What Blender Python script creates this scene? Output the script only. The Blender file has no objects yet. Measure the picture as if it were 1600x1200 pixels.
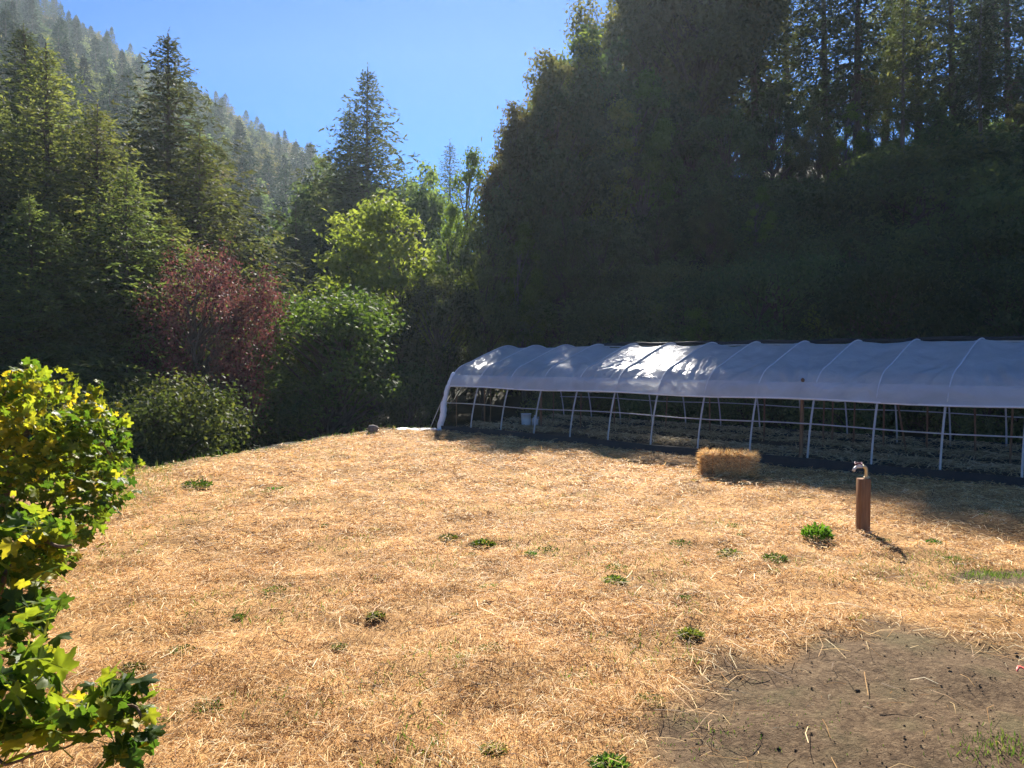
import bpy, math, random
import numpy as np
from mathutils import Vector, Matrix

C = bpy.context.scene.collection
rs = np.random.RandomState(7)
random.seed(7)
SUN_EL, SUN_AZ = math.radians(35.0), math.radians(4.5)      # azimuth clockwise from +Y
CAM_H, PITCH, FPX = 2.2, math.atan(40/1186), 1186.0
TS = math.tan(SUN_EL)

# ------------------------------------------------------------------ helpers
def ray(px, py):
    a, b = (px-800)/FPX, (600-py)/FPX
    c, s = math.cos(PITCH), math.sin(PITCH)
    return np.array([a, c+b*s, -s+b*c])

def at(px, py, Y):
    """the point at distance Y ahead on the line of sight of a photo position"""
    d = ray(px, py)
    return np.array([0, 0, CAM_H]) + d*(Y/d[1])

def _hash(ix, iy, seed):
    h = (ix.astype(np.int64)*374761393 + iy.astype(np.int64)*668265263 + seed*974634541) & 0xffffffff
    h = ((h ^ (h >> 13))*1274126177) & 0xffffffff
    return ((h ^ (h >> 16)) & 0xffff)/65535.0

def vnoise(x, y, seed=0):
    x = np.asarray(x, float); y = np.asarray(y, float)
    ix, iy = np.floor(x), np.floor(y); fx, fy = x-ix, y-iy
    fx = fx*fx*(3-2*fx); fy = fy*fy*(3-2*fy)
    a, b = _hash(ix, iy, seed), _hash(ix+1, iy, seed)
    c, d = _hash(ix, iy+1, seed), _hash(ix+1, iy+1, seed)
    return (a*(1-fx)+b*fx)*(1-fy) + (c*(1-fx)+d*fx)*fy - .5

def fbm(x, y, seed=0, o=3):
    return sum(vnoise(x*2**k, y*2**k, seed+k)*.5**k for k in range(o))

def sstep(a, b, x):
    t = np.clip((np.asarray(x, float)-a)/(b-a), 0, 1)
    return t*t*(3-2*t)

# greenhouse frame: origin at the far left near corner, G runs to the near right, V away from the camera
GO = np.array([-2.1, 22.7]); G = np.array([.730, -.683]); V = np.array([.683, .730]); GW = 5.8
def gp(t, s): return GO + G*t + V*s

def rim(x, y):
    d1 = (-(x+7.6)*6.8 + (y-14.9)*3.2)/7.515
    d2 = (-(x+4.4)*1.9 + (y-21.7)*2.4)/3.061
    return np.maximum(d1, d2)

def terrain(x, y):
    x = np.asarray(x, float); y = np.asarray(y, float)
    d = rim(x, y)
    s = (x-GO[0])*V[0] + (y-GO[1])*V[1]
    z = .16*fbm(x*.35, y*.35, 3)*sstep(1.2, -1.5, s) + (.055*fbm(x*1.3, y*1.3, 9)+.05*fbm(x*3.3, y*4.5, 19, 2))*sstep(.3, -.6, s)
    z = z - 1.1*sstep(.25, 3.5, d)*sstep(6, -1, x)
    far = sstep(24, 50, y)
    z = z + .53*np.maximum(0, -x-22)*far + .2*np.maximum(0, y-95)
    z = z + .40*np.maximum(0, np.minimum(s, 62)-8.0)*sstep(-9, 8, x)
    z = z + far*1.6*fbm(x*.06, y*.06, 21)
    return z

def edge_y(x):                      # where the trees' shade ends on the field
    return 21.7 - 1.54*(x+3.3)

def new_mesh(name, v, faces, mats=None, smooth=False):
    """faces: list of int arrays (n,k)"""
    me = bpy.data.meshes.new(name)
    v = np.asarray(v, np.float32)
    faces = [np.asarray(f, np.int32) for f in faces if len(f)]
    me.vertices.add(len(v)); me.vertices.foreach_set('co', v.ravel())
    li = np.concatenate([f.ravel() for f in faces])
    tot = np.concatenate([np.full(len(f), f.shape[1], np.int32) for f in faces])
    st = np.concatenate([[0], np.cumsum(tot)[:-1]]).astype(np.int32)
    me.loops.add(len(li)); me.loops.foreach_set('vertex_index', li)
    me.polygons.add(len(tot)); me.polygons.foreach_set('loop_start', st)
    try: me.polygons.foreach_set('loop_total', tot)
    except Exception: pass
    if smooth: me.polygons.foreach_set('use_smooth', np.ones(len(tot), bool))
    me.update(calc_edges=True); me.validate()
    if mats: me.materials.append(mats)
    return me

class MB:
    """collects pieces that become ONE mesh"""
    def __init__(s): s.v = []; s.q = []; s.t = []; s.n = 0; s.at = []
    def add(s, v, q=None, t=None, tone=None):
        v = np.asarray(v, float).reshape(-1, 3)
        if q is not None and len(q): s.q.append(np.asarray(q).reshape(-1, 4)+s.n)
        if t is not None and len(t): s.t.append(np.asarray(t).reshape(-1, 3)+s.n)
        s.v.append(v); s.n += len(v)
        s.at.append(np.zeros(len(v)) if tone is None else np.asarray(tone, float))
    def box(s, c, size, R=None):
        h = np.array(size)/2
        v = np.array([[x, y, z] for z in (-1, 1) for y in (-1, 1) for x in (-1, 1)])*h
        if R is not None: v = v @ np.array(R).T
        s.add(v+np.array(c), q=[[0, 2, 3, 1], [4, 5, 7, 6], [0, 1, 5, 4], [2, 6, 7, 3], [0, 4, 6, 2], [1, 3, 7, 5]])
    def tube(s, P, r, n=6, cap=True):
        P = np.asarray(P, float); r = np.broadcast_to(np.asarray(r, float), (len(P),))
        T = np.gradient(P, axis=0); T /= np.linalg.norm(T, axis=1)[:, None]+1e-9
        m = T.mean(0); ref = np.array([0, 0, 1.]) if abs(m[2]) < .8*np.linalg.norm(m) else np.array([1., 0, 0])
        A = np.cross(T, ref); A /= np.linalg.norm(A, axis=1)[:, None]+1e-9
        B = np.cross(T, A)
        a = np.arange(n)/n*2*np.pi
        v = P[:, None]+r[:, None, None]*(A[:, None]*np.cos(a)[None, :, None]+B[:, None]*np.sin(a)[None, :, None])
        k = np.arange(len(P)-1)[:, None]*n; j = np.arange(n)[None]; j2 = (j+1) % n
        q = np.stack([k+j, k+j2, k+n+j2, k+n+j], -1).reshape(-1, 4)
        tri = []
        v = v.reshape(-1, 3)
        if cap:
            b = len(v); v = np.vstack([v, P[0], P[-1]]); l = (len(P)-1)*n
            for i in range(n): tri += [[b, (i+1) % n, i], [b+1, l+i, l+(i+1) % n]]
        s.add(v, q, tri)
    def leaves(s, P, D, N, L, W, fold=.12, tone=None):
        """one bent diamond per leaf"""
        P = np.asarray(P, float); n = len(P)
        D = D/(np.linalg.norm(D, axis=1)[:, None]+1e-9)
        S = np.cross(D, N); S /= np.linalg.norm(S, axis=1)[:, None]+1e-9
        N = np.cross(S, D)
        L = np.broadcast_to(np.asarray(L, float), (n,))[:, None]; W = np.broadcast_to(np.asarray(W, float), (n,))[:, None]
        mid = P+D*L*.5+N*W*fold
        v = np.stack([P, mid+S*W*.5, P+D*L, mid-S*W*.5], 1).reshape(-1, 3)
        s.add(v, np.arange(n*4).reshape(-1, 4), tone=None if tone is None else np.repeat(tone, 4))
    def mesh(s, name, mat, smooth=False, attr=False):
        me = new_mesh(name, np.vstack(s.v), ([np.vstack(s.q)] if s.q else [])+([np.vstack(s.t)] if s.t else []), mat, smooth)
        if attr:
            a = me.attributes.new('tone', 'FLOAT', 'POINT'); a.data.foreach_set('value', np.concatenate(s.at).astype(np.float32))
        return me
    def build(s, name, mat, parent=None, smooth=False, attr=False):
        return link(name, s.mesh(name, mat, smooth, attr), parent)

def link(name, me, parent=None, loc=None):
    o = bpy.data.objects.new(name, me); C.objects.link(o)
    if parent is not None: o.parent = parent
    if loc is not None: o.location = loc
    return o

def tag(o, label=None, cat=None, group=None, kind=None):
    for k, x in (('label', label), ('category', cat), ('group', group), ('kind', kind)):
        if x: o[k] = x
    return o

def thing(name, label, cat, loc=(0, 0, 0), rz=0, group=None):
    o = link(name, None); o.location = loc; o.rotation_euler = (0, 0, rz)
    return tag(o, label, cat, group)

def copy_tree(o, parent=None):
    c = o.copy(); C.objects.link(c)
    if parent is not None: c.parent = parent
    for ch in o.children: copy_tree(ch, c)
    return c

def unit(v): return v/(np.linalg.norm(v, axis=-1, keepdims=True)+1e-9)
def rdir(n): return unit(rs.normal(size=(n, 3)))

# ------------------------------------------------------------------ materials
def mat(name):
    m = bpy.data.materials.new(name); m.use_nodes = True
    nt = m.node_tree; nt.nodes.clear()
    out = nt.nodes.new('ShaderNodeOutputMaterial')
    return m, nt, out

def nd(nt, t, **kw):
    n = nt.nodes.new(t)
    for k, x in kw.items():
        if k in n.inputs: n.inputs[k].default_value = x
        else: setattr(n, k, x)
    return n

def ramp(nt, cols, fac=None, pos=None, interp='LINEAR'):
    r = nt.nodes.new('ShaderNodeValToRGB'); e = r.color_ramp.elements
    r.color_ramp.interpolation = interp
    pos = pos or [i/(len(cols)-1) for i in range(len(cols))]
    while len(e) < len(cols): e.new(.5)
    for i, c in enumerate(cols): e[i].position = pos[i]; e[i].color = (*c, 1)
    if fac is not None: nt.links.new(fac, r.inputs[0])
    return r

def mixc(nt, f, a, b, bt='MIX'):
    m = nt.nodes.new('ShaderNodeMix'); m.data_type = 'RGBA'; m.blend_type = bt
    for i, x in ((0, f), (6, a), (7, b)):
        if hasattr(x, 'is_output'): nt.links.new(x, m.inputs[i])
        elif isinstance(x, (int, float)): m.inputs[i].default_value = x
        else: m.inputs[i].default_value = (*x, 1)
    return m.outputs[2]

def leaf_mat(name, cols, trans, tf=.4, rough=.65, spec=.14, vary=.38, pos=None, attr=False, patch=0):
    m, nt, out = mat(name)
    g = nd(nt, 'ShaderNodeNewGeometry'); oi = nd(nt, 'ShaderNodeObjectInfo')
    src = g.outputs['Random Per Island']
    if attr:
        a = nd(nt, 'ShaderNodeAttribute', attribute_name='tone'); src = a.outputs['Fac']
    if patch:                                   # tone also drifts from place to place
        pn = nd(nt, 'ShaderNodeTexNoise', Scale=1.7, Detail=5, Roughness=.65); nt.links.new(g.outputs['Position'], pn.inputs['Vector'])
        pm = nd(nt, 'ShaderNodeMapRange'); nt.links.new(pn.outputs[0], pm.inputs[0])
        for i_, x_ in ((1, .3), (2, .7), (3, -patch), (4, patch)): pm.inputs[i_].default_value = x_
        ad = nd(nt, 'ShaderNodeMath', operation='ADD', use_clamp=True); nt.links.new(src, ad.inputs[0]); nt.links.new(pm.outputs[0], ad.inputs[1]); src = ad.outputs[0]
    r = ramp(nt, cols, src, pos)
    h = nd(nt, 'ShaderNodeHueSaturation')
    mr = nd(nt, 'ShaderNodeMapRange'); mr.inputs[3].default_value = 1-vary; mr.inputs[4].default_value = 1+vary
    nt.links.new(oi.outputs['Random'], mr.inputs[0]); nt.links.new(mr.outputs[0], h.inputs['Value'])
    nt.links.new(r.outputs[0], h.inputs['Color'])
    if vary:
        hm = nd(nt, 'ShaderNodeMath', operation='MULTIPLY_ADD'); fr = nd(nt, 'ShaderNodeMath', operation='FRACT'); m9 = nd(nt, 'ShaderNodeMath', operation='MULTIPLY')
        nt.links.new(oi.outputs['Random'], m9.inputs[0]); m9.inputs[1].default_value = 7.3; nt.links.new(m9.outputs[0], fr.inputs[0]); nt.links.new(fr.outputs[0], hm.inputs[0])
        hm.inputs[1].default_value = .07; hm.inputs[2].default_value = .46; nt.links.new(hm.outputs[0], h.inputs['Hue'])
    p = nd(nt, 'ShaderNodeBsdfPrincipled', Roughness=rough)
    p.inputs['Specular IOR Level'].default_value = spec
    nt.links.new(h.outputs[0], p.inputs['Base Color'])
    t = nd(nt, 'ShaderNodeBsdfTranslucent')
    tc = mixc(nt, 1.0, h.outputs[0], trans, 'MULTIPLY')
    nt.links.new(tc, t.inputs[0])
    mx = nd(nt, 'ShaderNodeMixShader'); mx.inputs[0].default_value = tf
    nt.links.new(p.outputs[0], mx.inputs[1]); nt.links.new(t.outputs[0], mx.inputs[2])
    nt.links.new(mx.outputs[0], out.inputs[0])
    return m

def noisy_mat(name, cols, scale=4, rough=.8, spec=.2, bump=.3, stretch=(1, 1, 1), detail=6, metal=0, bscale=None, pos=None):
    m, nt, out = mat(name)
    tc = nd(nt, 'ShaderNodeTexCoord'); mp = nd(nt, 'ShaderNodeMapping'); mp.inputs['Scale'].default_value = stretch
    nt.links.new(tc.outputs['Object'], mp.inputs[0])
    n = nd(nt, 'ShaderNodeTexNoise', Scale=scale, Detail=detail, Roughness=.65); nt.links.new(mp.outputs[0], n.inputs['Vector'])
    r = ramp(nt, cols, n.outputs[0], pos or [.25+.5*i/(len(cols)-1) for i in range(len(cols))])
    p = nd(nt, 'ShaderNodeBsdfPrincipled', Roughness=rough, Metallic=metal); p.inputs['Specular IOR Level'].default_value = spec
    nt.links.new(r.outputs[0], p.inputs['Base Color'])
    if bump:
        b = nd(nt, 'ShaderNodeBump', Strength=bump, Distance=.02)
        n2 = nd(nt, 'ShaderNodeTexNoise', Scale=bscale or scale*3, Detail=5); nt.links.new(mp.outputs[0], n2.inputs['Vector'])
        nt.links.new(n2.outputs[0], b.inputs['Height']); nt.links.new(b.outputs[0], p.inputs['Normal'])
    nt.links.new(p.outputs[0], out.inputs[0])
    return m

M = {}
M['fir'] = leaf_mat('fir_needles', [(.044, .062, .034), (.075, .098, .046), (.115, .13, .055)], (1.5, 1.5, .75), .42, rough=.78, spec=.55, attr=True)
M['fir_olive'] = leaf_mat('olive_fir_needles', [(.062, .082, .036), (.105, .126, .050), (.16, .165, .066)], (1.6, 1.6, .75), .52, attr=True)
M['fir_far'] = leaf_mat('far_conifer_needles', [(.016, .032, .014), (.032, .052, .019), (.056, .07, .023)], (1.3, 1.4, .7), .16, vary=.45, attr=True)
M['oak'] = leaf_mat('dark_broad_leaves', [(.042, .062, .034), (.070, .096, .044), (.105, .125, .050)], (1.8, 1.85, .9), .58, rough=.78, spec=.55, attr=True)
M['maple'] = leaf_mat('bright_broad_leaves', [(.075, .115, .028), (.13, .175, .042), (.20, .235, .065)], (1.5, 1.7, .7), .5, attr=True)
M['madrone'] = leaf_mat('olive_broad_leaves', [(.06, .068, .034), (.095, .10, .046), (.135, .12, .052)], (1.7, 1.6, .7), .5, rough=.78, spec=.55, attr=True)
M['plum'] = leaf_mat('purple_leaves', [(.042, .020, .023), (.088, .036, .036), (.15, .072, .06), (.08, .072, .04)], (1.35, 1.1, 1.0), .32, attr=True)
M['shrub'] = leaf_mat('shrub_leaves', [(.026, .052, .020), (.046, .082, .028), (.085, .125, .036)], (1.6, 1.7, .5), .4, attr=True)
M['bramble'] = leaf_mat('bramble_leaves', [(.022, .036, .015), (.04, .06, .022), (.085, .095, .032)], (1.6, 1.6, .6), .38, attr=True)
M['grass'] = leaf_mat('grass_blades', [(.045, .085, .018), (.09, .14, .03), (.18, .19, .06)], (1.5, 1.6, .6), .4)
M['weed'] = leaf_mat('weed_leaves', [(.030, .085, .015), (.055, .14, .022), (.10, .19, .035)], (1.5, 1.7, .5), .42)
M['straw'] = leaf_mat('straw_stalks', [(.12, .064, .026), (.52, .275, .092), (.76, .47, .18), (.88, .655, .31), (.94, .82, .52)], (1.1, 1.0, .85), .36, rough=.6, spec=.2, vary=.0,
                      pos=[.06, .24, .52, .80, .97], patch=.3)
M['mulch'] = leaf_mat('old_straw', [(.30, .21, .11), (.48, .36, .20), (.66, .54, .34)], (1, 1, .9), .3, vary=0)
M['bark'] = noisy_mat('bark', [(.05, .038, .03), (.11, .085, .065), (.19, .16, .13)], 6, .95, .1, .8, (1, 1, .25))
M['palebark'] = noisy_mat('pale_bark', [(.07, .06, .05), (.13, .115, .10), (.21, .19, .165)], 5, .95, .1, .6, (1, 1, .3))
M['cane'] = noisy_mat('vine_cane', [(.10, .06, .035), (.22, .14, .08)], 20, .8, .2, .5, (1, 1, .3))
M['galv'] = noisy_mat('galvanised_tube', [(.42, .43, .44), (.60, .61, .62)], 9, .5, .5, 0, metal=.35)
M['pvc'] = noisy_mat('white_tube', [(.34, .35, .35), (.50, .51, .50)], 6, .45, .5, 0)
M['fabric'] = noisy_mat('black_ground_cloth', [(.012, .013, .015), (.03, .031, .034)], 14, .75, .3, .6)
M['soil'] = noisy_mat('dark_bed_soil', [(.022, .018, .015), (.05, .040, .032), (.085, .07, .055)], 5, .95, .1, 1.0)
M['twine'] = noisy_mat('orange_twine', [(.55, .22, .05), (.70, .32, .08)], 20, .6, .3, 0)
M['crumbs'] = noisy_mat('dirt_crumbs', [(.03, .022, .015), (.13, .09, .056), (.24, .18, .12)], 30, .95, .1, .5)
M['wood'] = noisy_mat('stake_wood', [(.16, .085, .05), (.27, .16, .095)], 8, .85, .2, .4, (1, 1, .12))
M['timber'] = noisy_mat('post_timber', [(.15, .075, .036), (.235, .125, .062), (.33, .19, .10)], 7, .8, .2, .5, (6, 6, .5))
M['rock'] = noisy_mat('rock', [(.10, .085, .07), (.24, .21, .18)], 5, .9, .2, .9)
M['whiteplastic'] = noisy_mat('white_plastic', [(.62, .64, .66), (.80, .81, .82)], 5, .45, .5, .2)
M['brass'] = noisy_mat('tap_brass', [(.45, .38, .22), (.62, .55, .36)], 20, .35, .5, 0, metal=.7)
M['tapred'] = noisy_mat('tap_handle_paint', [(.10, .03, .05), (.20, .06, .09)], 20, .5, .4, 0)
M['pink'] = noisy_mat('pink_tape', [(.70, .10, .07), (.85, .20, .14)], 12, .5, .3, 0)

M['highlight'] = noisy_mat('white_highlight', [(.5, .52, .55), (.68, .70, .73)], 6, .6, .3, 0)  # white for the added strips that draw the hoops' highlights
def film_mat():
    m, nt, out = mat('greenhouse_film')
    tc = nd(nt, 'ShaderNodeTexCoord')
    mp = nd(nt, 'ShaderNodeMapping'); mp.inputs['Scale'].default_value = (1, 1, 1)
    nt.links.new(tc.outputs['Object'], mp.inputs[0])
    n = nd(nt, 'ShaderNodeTexNoise', Scale=1.6, Detail=5, Distortion=1.0); nt.links.new(mp.outputs[0], n.inputs['Vector'])
    r = ramp(nt, [(.70, .71, .71), (.88, .885, .88)], n.outputs[0], [.3, .7])
    b = nd(nt, 'ShaderNodeBump', Strength=.9, Distance=.08)
    n2 = nd(nt, 'ShaderNodeTexNoise', Scale=2.6, Detail=3, Distortion=1.6); nt.links.new(mp.outputs[0], n2.inputs['Vector'])
    nt.links.new(n2.outputs[0], b.inputs['Height'])
    d = nd(nt, 'ShaderNodeBsdfPrincipled', Roughness=.3); d.inputs['Specular IOR Level'].default_value = .6
    t = nd(nt, 'ShaderNodeBsdfTranslucent'); x = nd(nt, 'ShaderNodeBsdfTransparent')
    x.inputs[0].default_value = (.94, .96, 1.0, 1)
    nt.links.new(r.outputs[0], d.inputs['Base Color']); nt.links.new(r.outputs[0], t.inputs[0])
    nt.links.new(b.outputs[0], d.inputs['Normal'])
    a1 = nd(nt, 'ShaderNodeMixShader'); a1.inputs[0].default_value = .36
    nt.links.new(d.outputs[0], a1.inputs[1]); nt.links.new(t.outputs[0], a1.inputs[2])
    a2 = nd(nt, 'ShaderNodeMixShader'); a2.inputs[0].default_value = .40
    nt.links.new(a1.outputs[0], a2.inputs[1]); nt.links.new(x.outputs[0], a2.inputs[2])
    nt.links.new(a2.outputs[0], out.inputs[0])
    return m
M['film'] = film_mat()

def vine_mat():
    m, nt, out = mat('grape_leaf')
    g = nd(nt, 'ShaderNodeNewGeometry')
    a = nd(nt, 'ShaderNodeAttribute', attribute_name='tone')          # 0 green .. 1 gold, per leaf
    v = nd(nt, 'ShaderNodeAttribute', attribute_name='vein')
    r = ramp(nt, [(.035, .080, .013), (.085, .155, .018), (.19, .245, .024), (.36, .35, .035), (.50, .38, .03)], a.outputs['Fac'], [0, .3, .55, .8, 1])
    pw = nd(nt, 'ShaderNodeMath', operation='POWER'); nt.links.new(v.outputs['Fac'], pw.inputs[0]); pw.inputs[1].default_value = 9
    mu = nd(nt, 'ShaderNodeMath', operation='MULTIPLY'); nt.links.new(pw.outputs[0], mu.inputs[0]); mu.inputs[1].default_value = .45
    col = mixc(nt, mu.outputs[0], r.outputs[0], (.20, .22, .07))
    tc = nd(nt, 'ShaderNodeTexCoord'); n = nd(nt, 'ShaderNodeTexNoise', Scale=22, Detail=4)
    nt.links.new(tc.outputs['Object'], n.inputs['Vector'])
    rr = ramp(nt, [(.62, .60, .5), (1.15, 1.12, 1.0)], n.outputs[0], [.3, .7])
    col = mixc(nt, 1.0, col, rr.outputs[0], 'MULTIPLY')
    p = nd(nt, 'ShaderNodeBsdfPrincipled', Roughness=.5); p.inputs['Specular IOR Level'].default_value = .3
    nt.links.new(col, p.inputs['Base Color'])
    t = nd(nt, 'ShaderNodeBsdfTranslucent'); tcx = mixc(nt, 1.0, col, (1.3, 1.38, .85), 'MULTIPLY'); nt.links.new(tcx, t.inputs[0])
    mx = nd(nt, 'ShaderNodeMixShader'); mx.inputs[0].default_value = .58
    nt.links.new(p.outputs[0], mx.inputs[1]); nt.links.new(t.outputs[0], mx.inputs[2]); nt.links.new(mx.outputs[0], out.inputs[0])
    return m
M['vine'] = vine_mat()

# dirt patches on the field (centre x, y, radius x, radius y)
DIRT = [(2.85, 3.9, 1.95, 1.95), (5.3, 7.55, .75, .32)]
def dirt_mask(x, y):
    m = np.zeros_like(np.asarray(x, float))
    for cx, cy, rx, ry in DIRT:
        d = np.sqrt(((x-cx)/rx)**2+((y-cy)/ry)**2) + .35*fbm(np.asarray(x)*1.6, np.asarray(y)*1.6, 41)
        m = np.maximum(m, sstep(1.15, .90, d))
    return m

def ground_mat():
    m, nt, out = mat('ground')
    tc = nd(nt, 'ShaderNodeTexCoord'); P = tc.outputs['Object']
    fa = nd(nt, 'ShaderNodeAttribute', attribute_name='field'); da = nd(nt, 'ShaderNodeAttribute', attribute_name='dirt')
    # straw covered soil
    fib = None                                       # crossed fibres
    for rz, sc in ((.4, (150, 11, 40)), (1.5, (120, 9, 40)), (2.5, (170, 13, 40))):
        mp = nd(nt, 'ShaderNodeMapping'); mp.inputs['Rotation'].default_value = (0, 0, rz); mp.inputs['Scale'].default_value = sc; nt.links.new(P, mp.inputs[0])
        nn = nd(nt, 'ShaderNodeTexNoise', Scale=1.0, Detail=3, Roughness=.6, Distortion=.6); nt.links.new(mp.outputs[0], nn.inputs['Vector'])
        if fib is None: fib = nn.outputs[0]
        else:
            mxm = nd(nt, 'ShaderNodeMath', operation='MAXIMUM'); nt.links.new(fib, mxm.inputs[0]); nt.links.new(nn.outputs[0], mxm.inputs[1]); fib = mxm.outputs[0]
    straw = ramp(nt, [(.09, .052, .025), (.38, .20, .078), (.68, .43, .18), (.86, .67, .37)], fib, [.44, .54, .65, .76])
    n2 = nd(nt, 'ShaderNodeTexNoise', Scale=1.1, Detail=5); nt.links.new(P, n2.inputs['Vector'])
    var = ramp(nt, [(.55, .52, .46), (1.08, 1.05, 1.0)], n2.outputs[0], [.33, .62])
    straw = mixc(nt, 1.0, straw.outputs[0], var.outputs[0], 'MULTIPLY')
    # bare dirt
    n3 = nd(nt, 'ShaderNodeTexNoise', Scale=16, Detail=12, Roughness=.82); nt.links.new(P, n3.inputs['Vector'])
    dirt = ramp(nt, [(.048, .030, .017), (.130, .084, .046), (.235, .165, .094)], n3.outputs[0], [.36, .5, .64])
    n5 = nd(nt, 'ShaderNodeTexNoise', Scale=2.2, Detail=6); nt.links.new(P, n5.inputs['Vector'])
    moss = ramp(nt, [(0, 0, 0), (.45, .45, .45)], n5.outputs[0], [.5, .75])
    dirtc = mixc(nt, moss.outputs[0], dirt.outputs[0], (.10, .105, .045))
    # forest floor
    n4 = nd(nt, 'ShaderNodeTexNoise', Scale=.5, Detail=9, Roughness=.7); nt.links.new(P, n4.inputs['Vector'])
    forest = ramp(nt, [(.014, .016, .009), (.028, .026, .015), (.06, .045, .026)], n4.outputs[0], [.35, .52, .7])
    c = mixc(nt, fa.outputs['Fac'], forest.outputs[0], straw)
    c = mixc(nt, da.outputs['Fac'], c, dirtc)
    p = nd(nt, 'ShaderNodeBsdfPrincipled', Roughness=.9); p.inputs['Specular IOR Level'].default_value = .1
    nt.links.new(c, p.inputs['Base Color'])
    nb = nd(nt, 'ShaderNodeTexNoise', Scale=38, Detail=8, Roughness=.7); nt.links.new(P, nb.inputs['Vector'])
    b = nd(nt, 'ShaderNodeBump', Strength=.8, Distance=.03); nt.links.new(nb.outputs[0], b.inputs['Height'])
    nt.links.new(b.outputs[0], p.inputs['Normal']); nt.links.new(p.outputs[0], out.inputs[0])
    return m
M['ground'] = ground_mat()

# ------------------------------------------------------------------ ground
def build_ground():
    n = 420; u = np.linspace(-1, 1, n)
    w = np.sinh(5.2*u)/math.sinh(5.2)
    X, Y = np.meshgrid(w*345, 8+w*365)
    Z = terrain(X, Y)
    v = np.stack([X, Y, Z], -1).reshape(-1, 3)
    i = np.arange(n-1)[:, None]*n+np.arange(n-1)[None]
    q = np.stack([i, i+1, i+n+1, i+n], -1).reshape(-1, 4)
    me = new_mesh('ground', v, [q], M['ground'], True)
    s = (X-GO[0])*V[0]+(Y-GO[1])*V[1]
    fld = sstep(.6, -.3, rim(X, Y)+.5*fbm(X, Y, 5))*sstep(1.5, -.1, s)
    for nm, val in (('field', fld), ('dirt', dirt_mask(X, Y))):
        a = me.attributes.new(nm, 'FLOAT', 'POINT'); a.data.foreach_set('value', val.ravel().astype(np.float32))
    tag(link('ground', me), kind='structure')
build_ground()

# ------------------------------------------------------------------ straw and grass
def in_field(x, y):
    s = (x-GO[0])*V[0]+(y-GO[1])*V[1]
    lb = np.where(y < 14.9, -4.0-(y-6.7)*.45, -99)
    return (rim(x, y) < .25) & (s < -.12) & (x > lb-.5)

def strips(x, y, L, W, tilt, lift, arch, az):
    z = terrain(x, y)+lift
    d = np.stack([np.cos(az)*np.cos(tilt), np.sin(az)*np.cos(tilt), np.sin(tilt)], -1)
    roll = rs.uniform(-1.0, 1.0, len(x))
    sd = np.stack([-np.sin(az), np.cos(az), roll*.9], -1); sd = unit(sd)
    p = np.stack([x, y, z], -1)
    up = np.zeros_like(p); up[:, 2] = arch
    a, m, e = p-d*L[:, None]/2, p+up+np.stack([-np.sin(az), np.cos(az), 0*az], -1)*(rs.uniform(-.12, .12, len(x))*L)[:, None], p+d*L[:, None]/2
    h = sd*W[:, None]/2
    v = np.stack([a-h, a+h, m-h, m+h, e-h, e+h], 1).reshape(-1, 3)
    k = np.arange(len(x))[:, None]*6
    q = np.vstack([k+np.array([[0, 1, 3, 2]]), k+np.array([[2, 3, 5, 4]])])
    return v, q

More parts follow.
